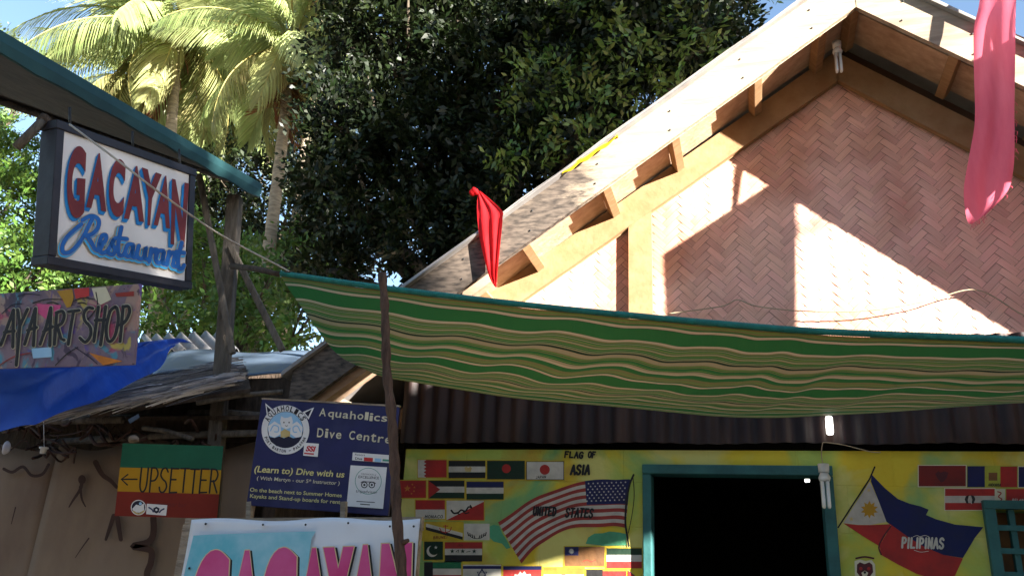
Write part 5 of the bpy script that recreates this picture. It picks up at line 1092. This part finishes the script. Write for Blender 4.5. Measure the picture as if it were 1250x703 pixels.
# a far belt of forest closing the view behind everything
fw = thing('forest_belt', 'far dark belt of forest behind palms and trees', 'forest', (-6, 26, 0)); 
blobs = [((-26+k*3.1+rnd.uniform(-.6, .6), 27+rnd.uniform(-2, 2), rnd.uniform(2.2, 6.5)), (2.6, 2.0, rnd.uniform(2.2, 3.6))) for k in range(15)]
fo = leaf_cloud('crown', blobs, 20000, .34, 'leaf_dark', fw, 12, .2); COL.objects.unlink(fo); 
o = bpy.data.objects.new('forest_belt', fo.data); COL.objects.link(o); o.location = fw.location; tag(o, 'far dark belt of forest behind palms and trees', 'forest', None, 'stuff'); bpy.data.objects.remove(fo); bpy.data.objects.remove(fw); o.name = 'forest_belt'
# the tree across the lane whose crown shades the signs (behind the camera, right)
def sunpt(t, s1, zeff):
    h = Vector((SUN.x, SUN.y, 0)).normalized(); s_ = Vector((-h.y, h.x, 0)); p = h*t+s_*s1; return (p.x, p.y, zeff+SUN.z/math.hypot(SUN.x, SUN.y)*t)
sh_b = [(sunpt(9, 1.72, 3.6), (.6, .6, .6)), (sunpt(9, 1.0, 3.7), (.85, .85, .8)), (sunpt(9, .95, 2.6), (1.2, 1.2, 1.3)), (sunpt(9.4, 1.05, 4.4), (1.05, 1.05, 1.1)), (sunpt(9, -.3, 3.2), (1.5, 1.5, 1.5)), (sunpt(9, 0, 5.0), (1.3, 1.3, 1.2)), (sunpt(9, -1.6, 4.0), (1.6, 1.6, 1.5)), (sunpt(9.5, 1.2, 1.4), (.9, .9, .8))]
tree('broadleaf_tree', 'shade tree across the lane casting dappled shade over the signs', sunpt(9, .2, -3.2)[:2]+(0,), sh_b, 16000, .22, 'leaf_dark', 14, .2, None, .1)
# the dense thicket along the other side of the lane, behind the camera
th = thing('thicket', 'x', 'thicket', (0, -7, 0)); blobs = [((-22+k*1.9+rnd.uniform(-.5, .5), -7.5+rnd.uniform(-1, 1), rnd.uniform(1.0, 5.2)), (1.9, 1.5, 2.2)) for k in range(20)]+[((-22+k*1.9, -7.8, 1.6), (1.9, 1.4, 2.0)) for k in range(20)]+[(sunpt(13, -7+k*1.5, rnd.uniform(-2.5, 1.5)), (1.7, 1.5, 2.4)) for k in range(6)]
fo = leaf_cloud('thicket', blobs, 26000, .40, 'leaf_dark', th, 31, .1)
o = bpy.data.objects.new('roadside_thicket', fo.data); COL.objects.link(o); o.location = th.location; tag(o, 'dense dark thicket along the far side of the lane', 'thicket', None, 'stuff'); bpy.data.objects.remove(fo); bpy.data.objects.remove(th)

sh2 = [(sunpt(10, 6.9, 6.2), (.9, .9, 1.6)), (sunpt(10, 6.7, 9.6), (1.1, 1.1, 1.5)), (sunpt(10, 7.2, 7.8), (.7, .7, 1.4)), (sunpt(10, 5.4, 5.0), (1.5, 1.5, 1.6)), (sunpt(10, 6.4, 7.0), (1.6, 1.6, 1.7)), (sunpt(10, 6.8, 4.6), (1.5, 1.5, 1.6)), (sunpt(10, 5.6, 8.4), (1.4, 1.4, 1.5)), (sunpt(10.5, 7.2, 8.8), (1.1, 1.1, 1.2))]
tree('broadleaf_tree', 'tall shade tree beyond the right side of the house', sunpt(10, 6.3, -3.1)[:2]+(0,), sh2, 21000, .24, 'leaf_dark', 17, .22, None, .1)
# unseen pole screen added to block the sun; its raking top and one gap shape the light on the house front
scr = thing('sun_blocker', 'unseen pole screen added to block sun from the house front', 'screen', sunpt(5, 3.6, -1.57)[:2]+(0,))
tops = [(1.2, 3.6), (2.05, 3.9), (2.42, 3.9), (2.46, 3.55), (3.1, 3.55), (3.3, 3.40), (3.73, 3.16), (4.12, 2.88), (4.6, 2.55), (5.4, 2.2)]
def stop_(s): 
    for (a, b), (c, d) in zip(tops, tops[1:]):
        if a <= s <= c: return b+(d-b)*(s-a)/(c-a)
    return tops[-1][1]
m = MB(); s1 = 1.22
while s1 < 5.35:
    zt_ = stop_(s1)+rnd.uniform(-.02, .02)
    for z0, z1 in ([(-1.57, 2.06), (2.50, zt_)] if 2.98 < s1 < 3.40 else [(-1.57, zt_)]): m.tube([sunpt(5, s1, z0), sunpt(5, s1, z1)], .024, 'grey_wood', 7)
    s1 += .042
m.build('blocker_pole', scr)['kind'] = 'stuff'
for zz in (.2, 1.9): m = MB(); m.tube([sunpt(4.96, 1.2, zz), sunpt(4.96, 5.36, zz)], .03, 'grey_wood', 8); m.build('rail', scr)
